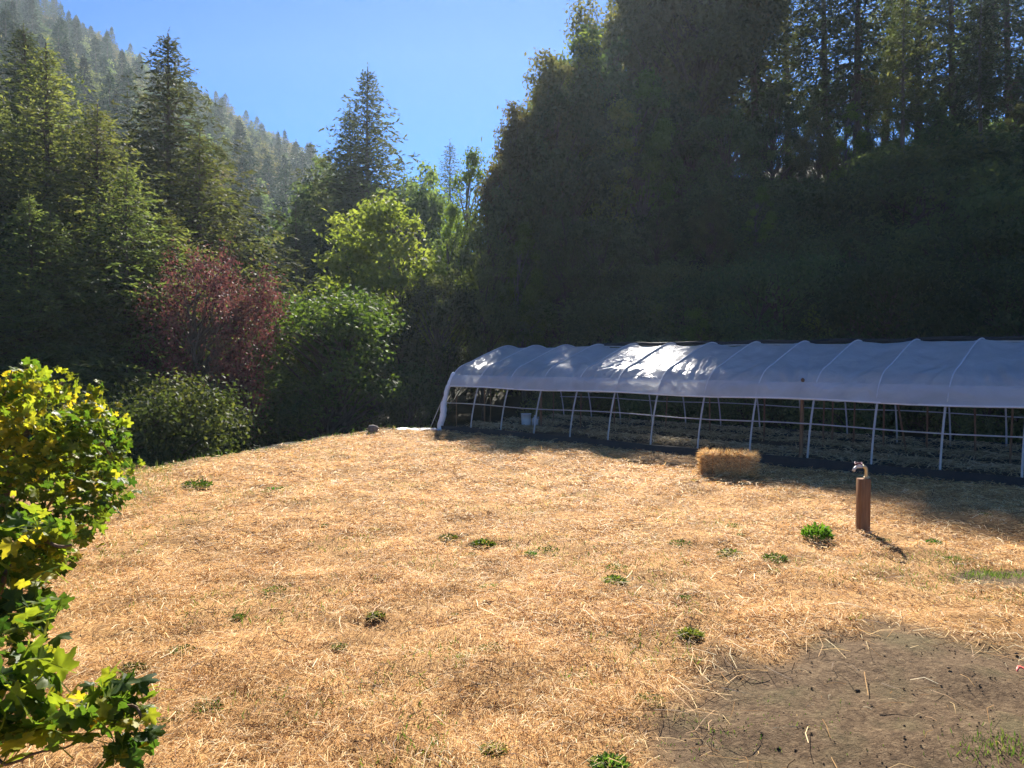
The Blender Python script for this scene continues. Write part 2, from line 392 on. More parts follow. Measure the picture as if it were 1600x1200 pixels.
def build_straw():
    mb = MB()
    zones = [(2.6, 5.5, 3200, (.02, .15), (.0016, .0036)), (5.5, 8.5, 2300, (.03, .16), (.0022, .0045)), (8.5, 13, 1100, (.04, .18), (.0035, .007)),
             (13, 23.5, 480, (.06, .20), (.006, .011))]
    for y0, y1, dens, lr, wr in zones:
        x0, x1 = -.72*y1-1.4, .72*y1+1.4
        n = int((x1-x0)*(y1-y0)*dens)
        x = rs.uniform(x0, x1, n); y = rs.uniform(y0, y1, n)
        k = in_field(x, y) & (np.abs(x) < .72*y+1.4)
        dm = dirt_mask(x, y)
        clump = fbm(x*1.5, y*1.5, 77)
        bald = sstep(.22, .34, fbm(x*.9, y*.9, 61))           # thin spots
        k &= rs.uniform(size=n) < (1-dm*.99)*np.clip(.75+1.1*clump, .15, 1)*(1-.7*bald)
        x, y = x[k], y[k]; n = len(x)
        L = lr[0]+(lr[1]-lr[0])*rs.beta(1.3, 3.0, n)
        W = rs.uniform(wr[0], wr[1], n)
        tilt = rs.normal(0, .16, n); up = rs.uniform(size=n) < .03; tilt[up] = rs.uniform(.3, .9, up.sum())
        lift = np.abs(rs.normal(0, .02, n))+.004+.05*np.clip(fbm(x[:]*2.2, y[:]*2.2, 5)+.1, 0, 1) + np.abs(np.sin(tilt))*L*.35
        az = rs.uniform(0, 2*np.pi, n)
        v, q = strips(x, y, L, W, tilt, lift, rs.uniform(0, .02, n), az)
        mb.add(v, q)
    for y0, y1, dens, lr, wr in ((2.6, 6, 130, (.10, .26), (.003, .0055)), (6, 10, 70, (.10, .28), (.005, .008)), (10, 22, 26, (.12, .3), (.009, .013))):
        n = int(2*(.72*y1+1)*(y1-y0)*dens); x = rs.uniform(-.72*y1-1, .72*y1+1, n); y = rs.uniform(y0, y1, n)
        k = in_field(x, y) & (rs.uniform(size=n) < (1-.93*dirt_mask(x, y))*np.clip(.5+1.5*fbm(x*1.1, y*1.1, 17), .05, 1)); x, y = x[k], y[k]; n = len(x)
        v, q = strips(x, y, rs.uniform(*lr, n), rs.uniform(*wr, n), rs.normal(.05, .15, n), np.abs(rs.normal(.03, .015, n))+.01, rs.uniform(0, .03, n), rs.uniform(0, 6.3, n))
        mb.add(v, q)
    # long loose stalks along the edge of the bare patch and over the near field
    n = 340; a = rs.uniform(.2, 2.9, n)
    x = np.r_[DIRT[0][0]+np.cos(a)*DIRT[0][2]*rs.normal(1.02, .13, n), rs.uniform(-2.4, 3, 160)]
    y = np.r_[DIRT[0][1]+np.sin(a)*DIRT[0][3]*rs.normal(1.02, .11, n), rs.uniform(3.2, 7.5, 160)]
    n = len(x)
    v, q = strips(x, y, rs.uniform(.12, .36, n), rs.uniform(.0026, .0052, n), rs.normal(.05, .12, n), np.full(n, .035), rs.uniform(0, .03, n), rs.uniform(0, 6.3, n))
    mb.add(v, q)
    tag(mb.build('straw', M['straw']), 'golden loose straw spread over the whole open field', 'straw', kind='stuff')
build_straw()

def blades(mb, x, y, h, w, lean=.35):
    n = len(x); z = terrain(x, y)
    P = np.stack([x, y, z-.01], -1)
    D = np.stack([rs.normal(0, lean, n), rs.normal(0, lean, n), np.ones(n)], -1)
    mb.leaves(P, D, rdir(n), h, w, .5)

def build_grass():
    mb = MB()
    def patch(cx, cy, rx, ry, n, h, w=.006):
        a = rs.normal(size=(n, 2)); x = cx+a[:, 0]*rx; y = cy+a[:, 1]*ry
        blades(mb, x, y, rs.uniform(.4, 1.2, n)*h, w)
    for px, py, rx, ry, n, h in [(1565, 900, .35, .10, 500, .07), (1590, 930, .3, .10, 350, .05), (1590, 1195, .16, .10, 350, .05),
                                 (1500, 880, .3, .12, 260, .05), (180, 770, .5, .6, 700, .16), (215, 740, .4, .5, 500, .14), (150, 800, .3, .4, 400, .13),
                                 (120, 900, .3, .5, 250, .08), (1180, 1140, .5, .2, 260, .02), (1250, 1100, .5, .3, 200, .015), (1060, 1150, .3, .2, 180, .03)]:
        d = CAM_H*FPX/(py-560); patch((px-800)/FPX*d, d, rx, ry, n, h)
    # low green fuzz in the thin spots of the straw
    n = 26000; y = rs.uniform(3.5, 20, n); x = rs.uniform(-.72, .72, n)*y
    k = in_field(x, y) & (fbm(x*.9, y*.9, 61) > .15) & (dirt_mask(x, y) < .4)
    x, y = x[k], y[k]; blades(mb, x, y, rs.uniform(.03, .10, len(x)), .008, .6)
    # verge along the far rim
    n = 5000; x = rs.uniform(-9, -1.6, n); y = rs.uniform(13, 25.5, n)
    k = np.abs(rim(x, y)-.1) < .45*rs.uniform(size=n)
    blades(mb, x[k], y[k], rs.uniform(.05, .2, k.sum()), .012)
    tag(mb.build('grass', M['grass']), 'short green grass at the field edges and thin spots', 'grass', kind='stuff')
build_grass()

def build_clods():
    mb = MB(); n = 1500
    a = rs.uniform(0, 6.28, n); r = np.sqrt(rs.uniform(0, 1, n))
    x = DIRT[0][0]+np.cos(a)*r*2.0; y = DIRT[0][1]+np.sin(a)*r*2.0
    z = terrain(x, y)
    ico = np.array([[0, 0, 1], [.9, 0, .35], [.28, .85, .35], [-.73, .53, .35], [-.73, -.53, .35], [.28, -.85, .35], [0, 0, -.3]])
    tri = [[0, 1, 2], [0, 2, 3], [0, 3, 4], [0, 4, 5], [0, 5, 1], [6, 2, 1], [6, 3, 2], [6, 4, 3], [6, 5, 4], [6, 1, 5]]
    for i in range(n):
        s = .003+.009*rs.uniform()**2*(2 if rs.uniform() < .04 else 1)
        mb.add(ico*s*rs.uniform(.6, 1.3, (7, 3))+[x[i], y[i], z[i]+.002], t=tri)
    tag(mb.build('dirt_clods', M['crumbs']), 'small dark clods of dirt on the bare patch', 'dirt clods', kind='stuff')
build_clods()

# ------------------------------------------------------------------ tree templates
def conifer(H, R, seed, cb=.10, step=.42, per=5, spray=(.24, .075), twig=.26, droop=.25, needles='fir', spacing=.14, ragged=.3, lean=0, sides=3, thin=1.0, bark='bark'):
    st = np.random.RandomState(seed); tr = MB(); cr = MB()
    zz = np.linspace(0, H, 14); tx = lean*np.sin(zz/H*2.2)
    tr.tube(np.stack([tx, .4*tx, zz], -1), np.maximum(H*.013*(1-zz/H)**.9, .02), 7)
    Ps, Ds, Ls, Tn = [], [], [], []
    z = cb*H
    while z < H*.985:
        t = (z/H-cb)/(1-cb)
        prof = (1-t)**.95*min(1, .55+t*4)
        ph = st.uniform(0, 6.28)
        for k in range(per):
            if st.uniform() > thin: continue
            a = ph+k*6.283/per+st.normal(0, .25)
            Lb = max(.10, R*prof*st.uniform(1-ragged, 1+ragged*.6))
            rise = .5*t**1.5-droop*(1-t)+st.normal(0, .08)
            s = np.linspace(0, 1, 7)
            hd = np.array([math.cos(a), math.sin(a)])
            tone_b = st.uniform()
            bz = z+Lb*(rise*s - droop*.9*s*(1-s)+.22*(1-t)*s**3)
            bx = np.interp(z, zz, tx)+hd[0]*Lb*s; by = .4*np.interp(z, zz, tx)+hd[1]*Lb*s
            bp = np.stack([bx, by, bz], -1)
            tr.tube(bp[:6] if Lb > .6 else bp, np.linspace(.012+.012*Lb, .004, 6 if Lb > .6 else 7), sides, False)
            n = max(4, int(Lb*.85/twig))
            sv = np.linspace(.14, 1, n)
            pp = np.stack([np.interp(sv, s, bp[:, j]) for j in range(3)], -1)
            for i in range(n):
                side = 1 if i % 2 else -1
                d0 = np.array([hd[0], hd[1], rise*.4])
                perp = np.array([-hd[1], hd[0], 0])*side
                td = d0*st.uniform(.4, .9)+perp*st.uniform(.6, 1)+np.array([0, 0, st.normal(-.15, .22)])
                td /= np.linalg.norm(td)
                l2 = min(1.3, .12+.42*Lb*(1-.62*sv[i]))*st.uniform(.7, 1.25)
                m = max(2, int(l2/spacing))
                sp = (np.arange(m)+st.uniform(0, 1))/m
                q = pp[i]+td*(sp*l2)[:, None]
                q[:, 2] -= .30*l2*sp**2*(1-.6*t)
                dd = td+st.normal(0, .55, (m, 3)); dd[:, 2] -= .22*(1-t)
                Ps.append(q); Ds.append(dd); Ls.append(np.full(m, 1-.5*t**3)); Tn.append(.62*tone_b+.38*st.uniform(0, 1, m))
        z += step*(1-.55*t)*st.uniform(.8, 1.2)
    k = 24; zl = np.linspace(H*.9, H*1.01, k)              # needles on the leader
    Ps.append(np.stack([np.interp(zl, zz, tx), .4*np.interp(zl, zz, tx), zl], -1)); Ds.append(np.stack([st.normal(0, .5, k), st.normal(0, .5, k), np.ones(k)], -1)); Ls.append(np.full(k, .5)); Tn.append(st.uniform(0, 1, k))
    P = np.vstack(Ps); D = np.vstack(Ds); n = len(P); Ls = np.concatenate(Ls); Tn = np.concatenate(Tn); print('conifer', seed, n)
    N = np.stack([st.normal(0, 1.1, n), st.normal(0, 1.1, n), np.ones(n)], -1)
    cr.leaves(P, D, N, Ls*st.uniform(.7, 1.35, n)*spray[0], Ls*st.uniform(.7, 1.3, n)*spray[1], .25, Tn)
    return tr.mesh('trunk', M[bark]), cr.mesh('crown', M[needles], attr=True)

def broadleaf(H, R, seed, cb=.15, nclump=60, nleaf=14000, leaf=.13, needles='oak', bark='bark', trunks=1, clump=.24, shape=1.0, lean=0, top=1.0, wl=.55, flat=.75, up=.2, wob=.55):
    st = np.random.RandomState(seed); tr = MB(); cr = MB()
    cz, hz = H*(1+cb)/2, H*(1-cb)/2
    cs = []
    while len(cs) < nclump:
        p = st.uniform(-1, 1, 3); r = np.linalg.norm(p)
        lim = 1.02+1.15*wob*float(vnoise(math.atan2(p[1], p[0])*1.1+seed, p[2]*1.6+seed*3, seed))
        if r > lim or st.uniform() > .15+r**2: continue
        f = (1-.35*max(p[2], 0)*top)*(1-.25*max(-p[2], 0))
        cs.append([p[0]*R*f*.86+lean*(p[2]+1)*.5, p[1]*R*f*.86, cz+p[2]*hz*.86])
    cs = np.array(cs); rad = clump*R*st.uniform(.65, 1.5, nclump)
    bases = [np.array([st.normal(0, .12*R) if trunks > 1 else 0, st.normal(0, .12*R) if trunks > 1 else 0, 0]) for _ in range(trunks)]
    tops = []
    for b in bases:
        e = np.array([lean*.6+st.normal(0, .15*R), st.normal(0, .15*R), H*.72])
        s = np.linspace(0, 1, 8)[:, None]
        w = np.stack([np.sin(s[:, 0]*3+seed)*.04*R, np.cos(s[:, 0]*4+seed)*.04*R, 0*s[:, 0]], -1)
        path = b+(e-b)*s+w-w[0]
        tr.tube(path, np.linspace(H*.017, H*.005, 8)/math.sqrt(trunks)+.012, 7); tops.append(path)
    for c in cs:
        pth = tops[st.randint(trunks)]
        tz = np.clip(c[2]-.45*R-st.uniform(0, .2)*H, pth[0, 2]+.06*H, pth[-1, 2])
        b = np.array([np.interp(tz, pth[:, 2], pth[:, j]) for j in range(3)])
        m = (b+c)/2+np.array([0, 0, .12*R*st.uniform(-.3, 1)])
        s = np.linspace(0, 1, 6)[:, None]
        tr.tube((1-s)**2*b+2*s*(1-s)*m+s**2*c, np.linspace(H*.006+.008, .006, 6), 4, False)
    cnt = st.multinomial(nleaf, rad**2/np.sum(rad**2))
    P, N, Tn = [], [], []
    for c, r, k in zip(cs, rad, cnt):
        u = unit(st.normal(size=(k, 3)))
        rr = r*st.uniform(0, 1, k)**.45*(1+.35*st.normal(size=k)*.6)
        d = u*rr[:, None]*np.array([1, 1, flat])
        Tn.append(.55*st.uniform()+.45*st.uniform(0, 1, k))
        P.append(c+d); N.append(u+st.normal(0, .7, (k, 3))+np.array([0, 0, up]))
    P = np.vstack(P); N = unit(np.vstack(N)); n = len(P)
    D = np.cross(N, unit(st.normal(size=(n, 3)))); D[:, 2] -= .35
    cr.leaves(P, D, N, st.uniform(.6, 1.35, n)*leaf, st.uniform(.6, 1.3, n)*leaf*wl, .18, np.concatenate(Tn))
    return tr.mesh('trunk', M[bark]), cr.mesh('crown', M[needles], attr=True)

T = {}
T['fir_a'] = (conifer(16, 3.7, 1, spray=(.26, .085), spacing=.085), 16, 3.5)
T['fir_b'] = (conifer(16, 6.2, 2, cb=.04, step=.36, per=6, droop=.42, twig=.25, spray=(.27, .095), spacing=.062, needles='fir_olive', ragged=.4, lean=.4, thin=.95), 16, 6.2)
T['fir_c'] = (conifer(16, 5.2, 3, cb=.05, step=.36, per=6, droop=.36, twig=.25, spray=(.27, .095), spacing=.062, needles='fir', ragged=.38, lean=-.3, thin=.95), 16, 5.2)
T['fir_tall'] = (conifer(28, 4.6, 4, cb=.22, step=.55, per=5, droop=.24, twig=.36, spray=(.42, .16), spacing=.13, needles='fir', ragged=.5, lean=.7, thin=.9), 28, 4.6)
T['fir_open'] = (conifer(18, 3.8, 5, cb=.1, step=.45, per=5, droop=.12, twig=.30, spray=(.34, .12), spacing=.11, needles='fir', ragged=.35, thin=.9), 18, 3.8)
T['fir_pale'] = (conifer(28, 4.6, 24, cb=.42, step=.6, per=5, droop=.24, twig=.36, spray=(.42, .16), spacing=.13, needles='fir', ragged=.5, lean=.9, bark='palebark'), 28, 4.6)
T['far_a'] = (conifer(20, 3.4, 6, cb=.05, step=1.1, per=5, twig=.7, spray=(.9, .34), spacing=.5, needles='fir_far'), 20, 3.4)
T['far_b'] = (conifer(20, 4.2, 7, cb=.05, step=1.2, per=5, twig=.75, spray=(1.0, .38), spacing=.5, droop=.35, needles='fir_far', ragged=.45), 20, 4.2)
T['far_leaf'] = (broadleaf(12, 4.8, 8, .1, 36, 2600, .55, 'oak'), 12, 4.8)
T['far_pale'] = (broadleaf(11, 4.6, 9, .1, 34, 2400, .55, 'madrone'), 11, 4.6)
T['oak_a'] = (broadleaf(12, 4.6, 10, .08, 70, 10500, .25, 'oak', clump=.165), 12, 4.6)
T['oak_b'] = (broadleaf(14, 4.4, 11, .12, 70, 10500, .26, 'oak', lean=.8, clump=.165), 14, 4.4)
T['maple'] = (broadleaf(14, 4.4, 12, .14, 80, 15000, .31, 'maple', clump=.185, top=.7), 14, 4.4)
T['slim'] = (broadleaf(16, 3.4, 13, .10, 70, 12000, .26, 'maple', clump=.2, bark='palebark'), 16, 3.4)
T['madrone'] = (broadleaf(20, 5.6, 14, .30, 70, 15000, .30, 'madrone', bark='palebark', clump=.17, lean=1.6), 20, 5.6)
T['madrone_b'] = (broadleaf(20, 5.0, 15, .22, 75, 15000, .30, 'madrone', clump=.18, lean=-1.2), 20, 5.0)
T['plum'] = (broadleaf(7.2, 2.4, 16, .06, 100, 16500, .13, 'plum', trunks=5, clump=.17, top=-.1, wl=.5, flat=2.0, up=.1, wob=1.0), 7.2, 2.6)
T['shrub'] = (broadleaf(6, 3.3, 17, -.05, 110, 20000, .15, 'shrub', trunks=4, clump=.165, top=.6), 6, 3.3)
T['bramble'] = (broadleaf(2.6, 2.0, 18, -.12, 60, 12000, .095, 'bramble', trunks=5, clump=.22, top=.2), 2.6, 2.2)
T['under'] = (broadleaf(4, 2.8, 19, -.1, 60, 7000, .19, 'oak', trunks=4, clump=.25, top=.4), 4, 2.8)
T['sapling'] = (broadleaf(5, 1.9, 20, .05, 45, 3600, .2, 'maple', trunks=2, clump=.26), 5, 1.9)

tree_n = 0
def put(kind, name, label, cat, x, y, H, wide=1.0, group=None, rz=None, sink=.25, tilt=None):
    global tree_n
    (tm, cm), h0, r0 = T[kind]
    tree_n += 1
    o = thing(name, label, cat, (x, y, float(terrain(x, y))-sink), random.uniform(0, 6.28) if rz is None else rz, group)
    k = (H+sink)/h0
    o.scale = (k*wide, k*wide, k)
    if tilt: o.rotation_euler = (tilt[0], tilt[1], o.rotation_euler[2])
    link('trunk', tm, o); link('crown', cm, o)
    return o

def put_px(kind, name, label, cat, px, py, Y, wide=1.0, group=None, cap=True, **kw):
    """a tree standing Y metres ahead whose top shows at the photo position px, py"""
    p = at(px, py, Y); zt = p[2]
    if not isinstance(cap, bool):                                     # tall enough for its shade to reach the field as photographed
        ex = p[0]-Y*.062
        zt = max(zt, min((Y-edge_y(ex))*TS, (Y+1.5)*TS)+(1.0 if cap == 'shade' else cap))
    return put(kind, name, label, cat, p[0], Y, zt-float(terrain(p[0], Y)), wide, group, **kw)

# ------- near conifers on the left
FIR = 'tall_fir_tree'
put_px('fir_b', FIR, 'olive green fir at far left with a bare trunk showing near its top', 'fir tree', 78, 62, 34, 1.34)
put_px('fir_c', FIR, 'dark spired fir standing behind and above the purple plum tree', 'fir tree', 272, 58, 40, 1.34)
put_px('fir_b', FIR, 'broad olive fir filling the gap between the left two spires', 'fir tree', 165, 168, 31, 1.41)
put_px('fir_c', FIR, 'drooping dark fir cut off by the left edge of the view', 'fir tree', -5, 130, 29, 1.41)
put_px('fir_b', FIR, 'low spreading olive fir directly left of the plum tree', 'fir tree', 215, 260, 27.5, 1.47)
put_px('fir_b', FIR, 'olive fir with drooping boughs just behind the plum crown', 'fir tree', 322, 205, 36, 1.34)
put_px('fir_c', FIR, 'short dark fir behind the yellow grape vine', 'fir tree', 90, 330, 26, 1.54)
put_px('fir_b', FIR, 'olive fir outside the left edge whose boughs reach in', 'fir tree', -110, 60, 33, 1.41)
put_px('fir_c', FIR, 'dark bushy fir between the plum tree and the round shrub', 'fir tree', 375, 300, 41, 1.22)
put_px('fir_c', FIR, 'dark fir wedged behind the far left olive fir', 'fir tree', 25, 40, 42, 1.3)
put_px('fir_b', FIR, 'olive fir filling the space under the dark spired fir', 'fir tree', 255, 330, 29, 1.35)
put_px('fir_b', FIR, 'lowest olive fir boughs just above the yellow grape vine', 'fir tree', 30, 300, 25, 1.35)
# ------- shrubs in front of them
put_px('plum', 'plum_tree', 'purple leaved plum tree at the left edge of the field', 'plum tree', 322, 372, 25.5, .88)
put_px('shrub', 'round_shrub', 'large round dark green shrub right of the purple plum tree', 'shrub', 500, 442, 30, 1.35)
BR = 'bramble_bush'
put_px('bramble', BR, 'dark bramble under the purple plum tree beside the straw', 'bush', 262, 600, 21.5, 1.0)
put_px('bramble', BR, 'leafy bramble between the yellow grape vine and the plum', 'bush', 215, 570, 20, 1.1)
put_px('bramble', BR, 'bramble behind the top of the yellow grape vine', 'bush', 105, 585, 19.5, 1.1)
put_px('bramble', BR, 'small bramble at the foot of the plum tree trunk', 'bush', 318, 650, 22.5, .95)
put_px('bramble', BR, 'bramble at the left edge behind the grape vine', 'bush', 0, 590, 18.5, 1.1)
put_px('under', 'leafy_shrub', 'green shrub low behind the plum tree and left of the round shrub', 'shrub', 420, 560, 31, .8)
put_px('under', 'leafy_shrub', 'dark shrub between the round shrub and the greenhouse end', 'shrub', 640, 585, 31, .8)
# ------- middle of the valley
put_px('maple', 'maple_tree', 'bright yellow green maple lit by the sun in mid valley', 'maple tree', 612, 274, 40, 1.2)
put_px('fir_c', FIR, 'tall pointed fir rising alone against the open sky', 'fir tree', 583, 105, 62, 1.25)
put_px('fir_c', FIR, 'narrower fir touching the left side of the tall pointed fir', 'fir tree', 543, 172, 64, 1.1)
put_px('fir_a', FIR, 'slim grey green conifer left of the bright maple', 'fir tree', 462, 315, 52, 1.15)
put_px('fir_a', FIR, 'small dark spire on the skyline right of the maple', 'fir tree', 703, 222, 78, 1.2)
put_px('oak_a', 'oak_tree', 'dark round tree just below the tall pointed fir', 'oak tree', 640, 240, 58, .9)
put_px('oak_b', 'oak_tree', 'dark tree behind and right of the bright maple', 'oak tree', 668, 250, 63, .7)
put_px('oak_a', 'oak_tree', 'shaded tree left of the tall pointed fir', 'oak tree', 515, 232, 72, .9)
put_px('slim', 'slim_tree', 'tall slim yellow green tree right of the bright maple', 'tree', 742, 210, 50, .75)
put_px('slim', 'slim_tree', 'lower slim light green tree hugging the bright maple', 'tree', 708, 300, 46, .55)
put_px('oak_b', 'oak_tree', 'shaded tree in front of the maple foot', 'oak tree', 560, 430, 38, .75)
put_px('oak_a', 'oak_tree', 'dark tree under the right side of the bright maple', 'oak tree', 690, 400, 36, .8)
put_px('oak_b', 'oak_tree', 'tall shaded tree behind the far end of the greenhouse', 'oak tree', 770, 270, 42, .8)
# ------- the tall wood on the right, whose shade falls across the field
put_px('madrone_b', 'madrone_tree', 'sunlit olive tree forming the left shoulder of the tall wood', 'tree', 830, 135, 44, .75)
put_px('madrone', 'madrone_tree', 'tall open crowned tree stepping up beside the sky gap', 'tree', 880, 55, 49, .72)
put_px('madrone', 'madrone_tree', 'tallest open crowned tree at the top left corner of the wood', 'tree', 955, -30, 60, .9, cap=-1.8, rz=.4)
put_px('madrone_b', 'madrone_tree', 'leaning tree whose dark limb crosses the bright glare', 'tree', 1065, -60, 58, .9, cap='shade', rz=2.2)
WOOD = 'tall fir trees of the shaded wood'
LW = 'tall dark fir in the shaded wood behind the greenhouse'
for px, py, Y, w in [(1125, -40, 66, .9), (1190, -30, 60, .95), (1300, -40, 62, .9), (1345, -60, 56, .95), (1500, -80, 57, .95), (1590, -90, 50, .95), (1680, -90, 52, 1.0),
                     (1015, 40, 68, .85), (1780, -60, 48, 1.0), (1440, -60, 64, .9), (1235, 45, 70, .8), (1385, -50, 69, .9), (1545, -60, 65, .9)]:
    put_px('fir_tall', 'forest_fir_tree', LW, 'fir tree', px, py, Y, w, WOOD, cap='shade')
put_px('fir_pale', 'forest_fir_tree', 'fir with a long pale bare trunk above the greenhouse', 'fir tree', 1418, -60, 41, .9, rz=1)
put_px('fir_pale', 'forest_fir_tree', 'fir with a bent pale trunk near the right edge', 'fir tree', 1548, -70, 38, .85, rz=2.6)
MID = 'shaded broadleaf trees of the wood'
LM = 'dark shaded broadleaf tree in the wood behind the greenhouse'
for i, (px, py, Y, w) in enumerate([(815, 212, 43, .7), (862, 105, 45, .85), (888, 58, 46, .9), (920, 30, 50, 1.0), (960, 45, 52, .95), (880, 88, 51, .85), (935, 20, 54, 1.0), (1150, 215, 52, .9), (1010, 90, 50, .9), (1075, 130, 52, .9), (1140, 150, 48, .9),
                                   (1210, 120, 53, .9), (1270, 165, 47, .85), (1330, 150, 52, .9), (1395, 170, 49, .9), (1465, 140, 46, .9), (1530, 160, 48, .9), (1600, 150, 44, .95),
                                   (1670, 160, 40, 1), (880, 300, 40, .7), (940, 320, 39, .8), (1030, 300, 40, .85), (1110, 290, 38, .85), (1190, 280, 39, .9), (1260, 300, 40, .9),
                                   (1310, 280, 42, .8), (1490, 290, 47, .8), (1590, 290, 34, .9), (820, 330, 38, .7), (755, 380, 37, .6)]):
    put_px(('oak_a', 'oak_b', 'madrone_b', 'slim', 'oak_b')[i % 5], 'forest_tree', LM, 'tree', px, py, Y, w, MID)
for i, (px, py, Y, w) in enumerate([(985, 120, 63, .9), (1060, 110, 66, .95), (1120, 135, 62, .95), (1180, 110, 67, 1.0), (1290, 130, 68, .95), (1360, 105, 63, 1.0),
                                   (1440, 120, 66, 1.0), (1510, 100, 60, 1.0), (1610, 90, 58, 1.0), (1690, 60, 56, 1.0), (1780, 60, 50, 1.1), (1760, 180, 38, 1.1), (1690, 300, 30, .9), (1780, 330, 27, .9)]):
    put_px(('oak_b', 'oak_a', 'madrone_b')[i % 3], 'forest_tree', LM, 'tree', px, py, Y, w, MID)
for i, (px, py, Y, w) in enumerate([(1000, 230, 56, .9), (1055, 210, 58, .9), (1120, 225, 56, .9), (1180, 205, 59, .9), (1240, 225, 55, .9), (1300, 215, 58, .9), (1365, 230, 56, .95), (1420, 225, 59, .95),
                                   (1480, 230, 55, .95), (1540, 215, 54, .95), (1600, 230, 50, .95), (1660, 240, 46, 1), (1090, 330, 46, .8), (1225, 330, 47, .8), (1370, 340, 48, .7), (1450, 330, 49, .8), (1520, 335, 45, .75), (1600, 350, 40, .7)]):
    put_px(('oak_b', 'oak_a', 'fir_a', 'madrone_b')[i % 4], 'forest_tree', LM, 'tree', px, py, Y, w*(1.25 if i % 4 == 2 else 1), MID)
for px, Y, w, dz in ((1004, 60, 1.0, -2.6), (1048, 57, 1.05, -1.2), (1095, 61, 1.0, -1.1)):
    put_px('madrone_b', 'forest_tree', LM, 'tree', px, 40, Y, w, MID, cap=dz)
UND = 'shrubs on the bank behind the greenhouse'
for i in range(30):
    t = -2.5+i*.72; s = rs.uniform(7.8, 9.6)
    x, y = gp(t, s)
    put('under', 'bank_shrub', 'dark shrub on the bank behind the greenhouse', 'shrub', x, y, rs.uniform(1.9, 2.9), rs.uniform(.75, 1.1), UND)
for i in range(22):
    t = -3+i*1.15+rs.uniform(-.4, .4); s = rs.uniform(12, 19)
    x, y = gp(t, s)
    put('under', 'bank_shrub', 'dark shrub on the bank behind the greenhouse', 'shrub', x, y, rs.uniform(2.2, 4.2), rs.uniform(.8, 1.2), UND)
for i in range(46):
    t = -2+rs.uniform(0, 26); s = rs.uniform(19, 46)
    x, y = gp(t, s)
    put('under', 'bank_shrub', 'dark shrub on the bank behind the greenhouse', 'shrub', x, y, rs.uniform(2.5, 5), rs.uniform(.9, 1.4), UND)
for i in range(30):
    x, y = rs.uniform(-1, 17), rs.uniform(39, 66)
    put('under', 'bank_shrub', 'dark shrub on the bank behind the greenhouse', 'shrub', x, y, rs.uniform(2.5, 5), rs.uniform(.9, 1.4), UND)
SAP = 'light leaved saplings on the bank'
for px, py, Y, w in [(1030, 470, 33, .9), (1090, 478, 31, .8), (1150, 468, 32, .9), (1245, 415, 31, .6), (1275, 470, 28, .8)]:
    put_px('sapling', 'bank_sapling', 'small light green sapling catching sun on the bank behind the greenhouse', 'sapling', px, py, Y, w, SAP)

# ------- forest on the far hillside
HILL, HILLB = 'conifers covering the far hillside', 'broadleaf trees covering the far hillside'
def hillside():
    k = 0
    for Y in np.arange(66, 340, 9.0):
        for px in np.arange(-60, 800, 0.9*1186*7.4/Y/1.0):
            y = Y+rs.uniform(-4, 4); qx = px+rs.uniform(-.45, .45)*1186*8.2/Y
            x = (qx-800)/FPX*y
            if x > -9-.02*y and y < 120: continue
            if x > 6: continue
            z = float(terrain(x, y))
            up = (z+14-CAM_H)/y
            py = 600-FPX*math.tan(math.atan(up)+PITCH)
            if py > 470 or py < -160: continue
            lim = np.interp(qx, [-60, 100, 250, 340, 420, 500, 560, 620, 700, 800], [-90, -10, 92, 150, 205, 236, 255, 262, 262, 262])
            if 600-FPX*math.tan(math.atan((z+2-CAM_H)/y)+PITCH) < lim: continue
            if py > np.interp(qx, [0, 370, 390, 550, 560, 800], [250, 250, 350, 350, 270, 270]): continue
            H = rs.uniform(10, 21)
            zmax = CAM_H+y*math.tan(math.atan((600-lim+rs.uniform(-22, 16))/FPX)-PITCH)
            H = min(H, zmax-z)
            if H < 4: continue
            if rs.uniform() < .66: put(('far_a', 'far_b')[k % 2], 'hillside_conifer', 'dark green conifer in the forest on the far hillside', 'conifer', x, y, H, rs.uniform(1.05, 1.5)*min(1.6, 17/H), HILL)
            else: put(('far_leaf', 'far_pale')[k % 2], 'hillside_tree', 'rounded broadleaf tree in the forest on the far hillside', 'tree', x, y, min(H, 13), rs.uniform(1.1, 1.6), HILLB)
            k += 1
    print('hillside trees', k)
hillside()

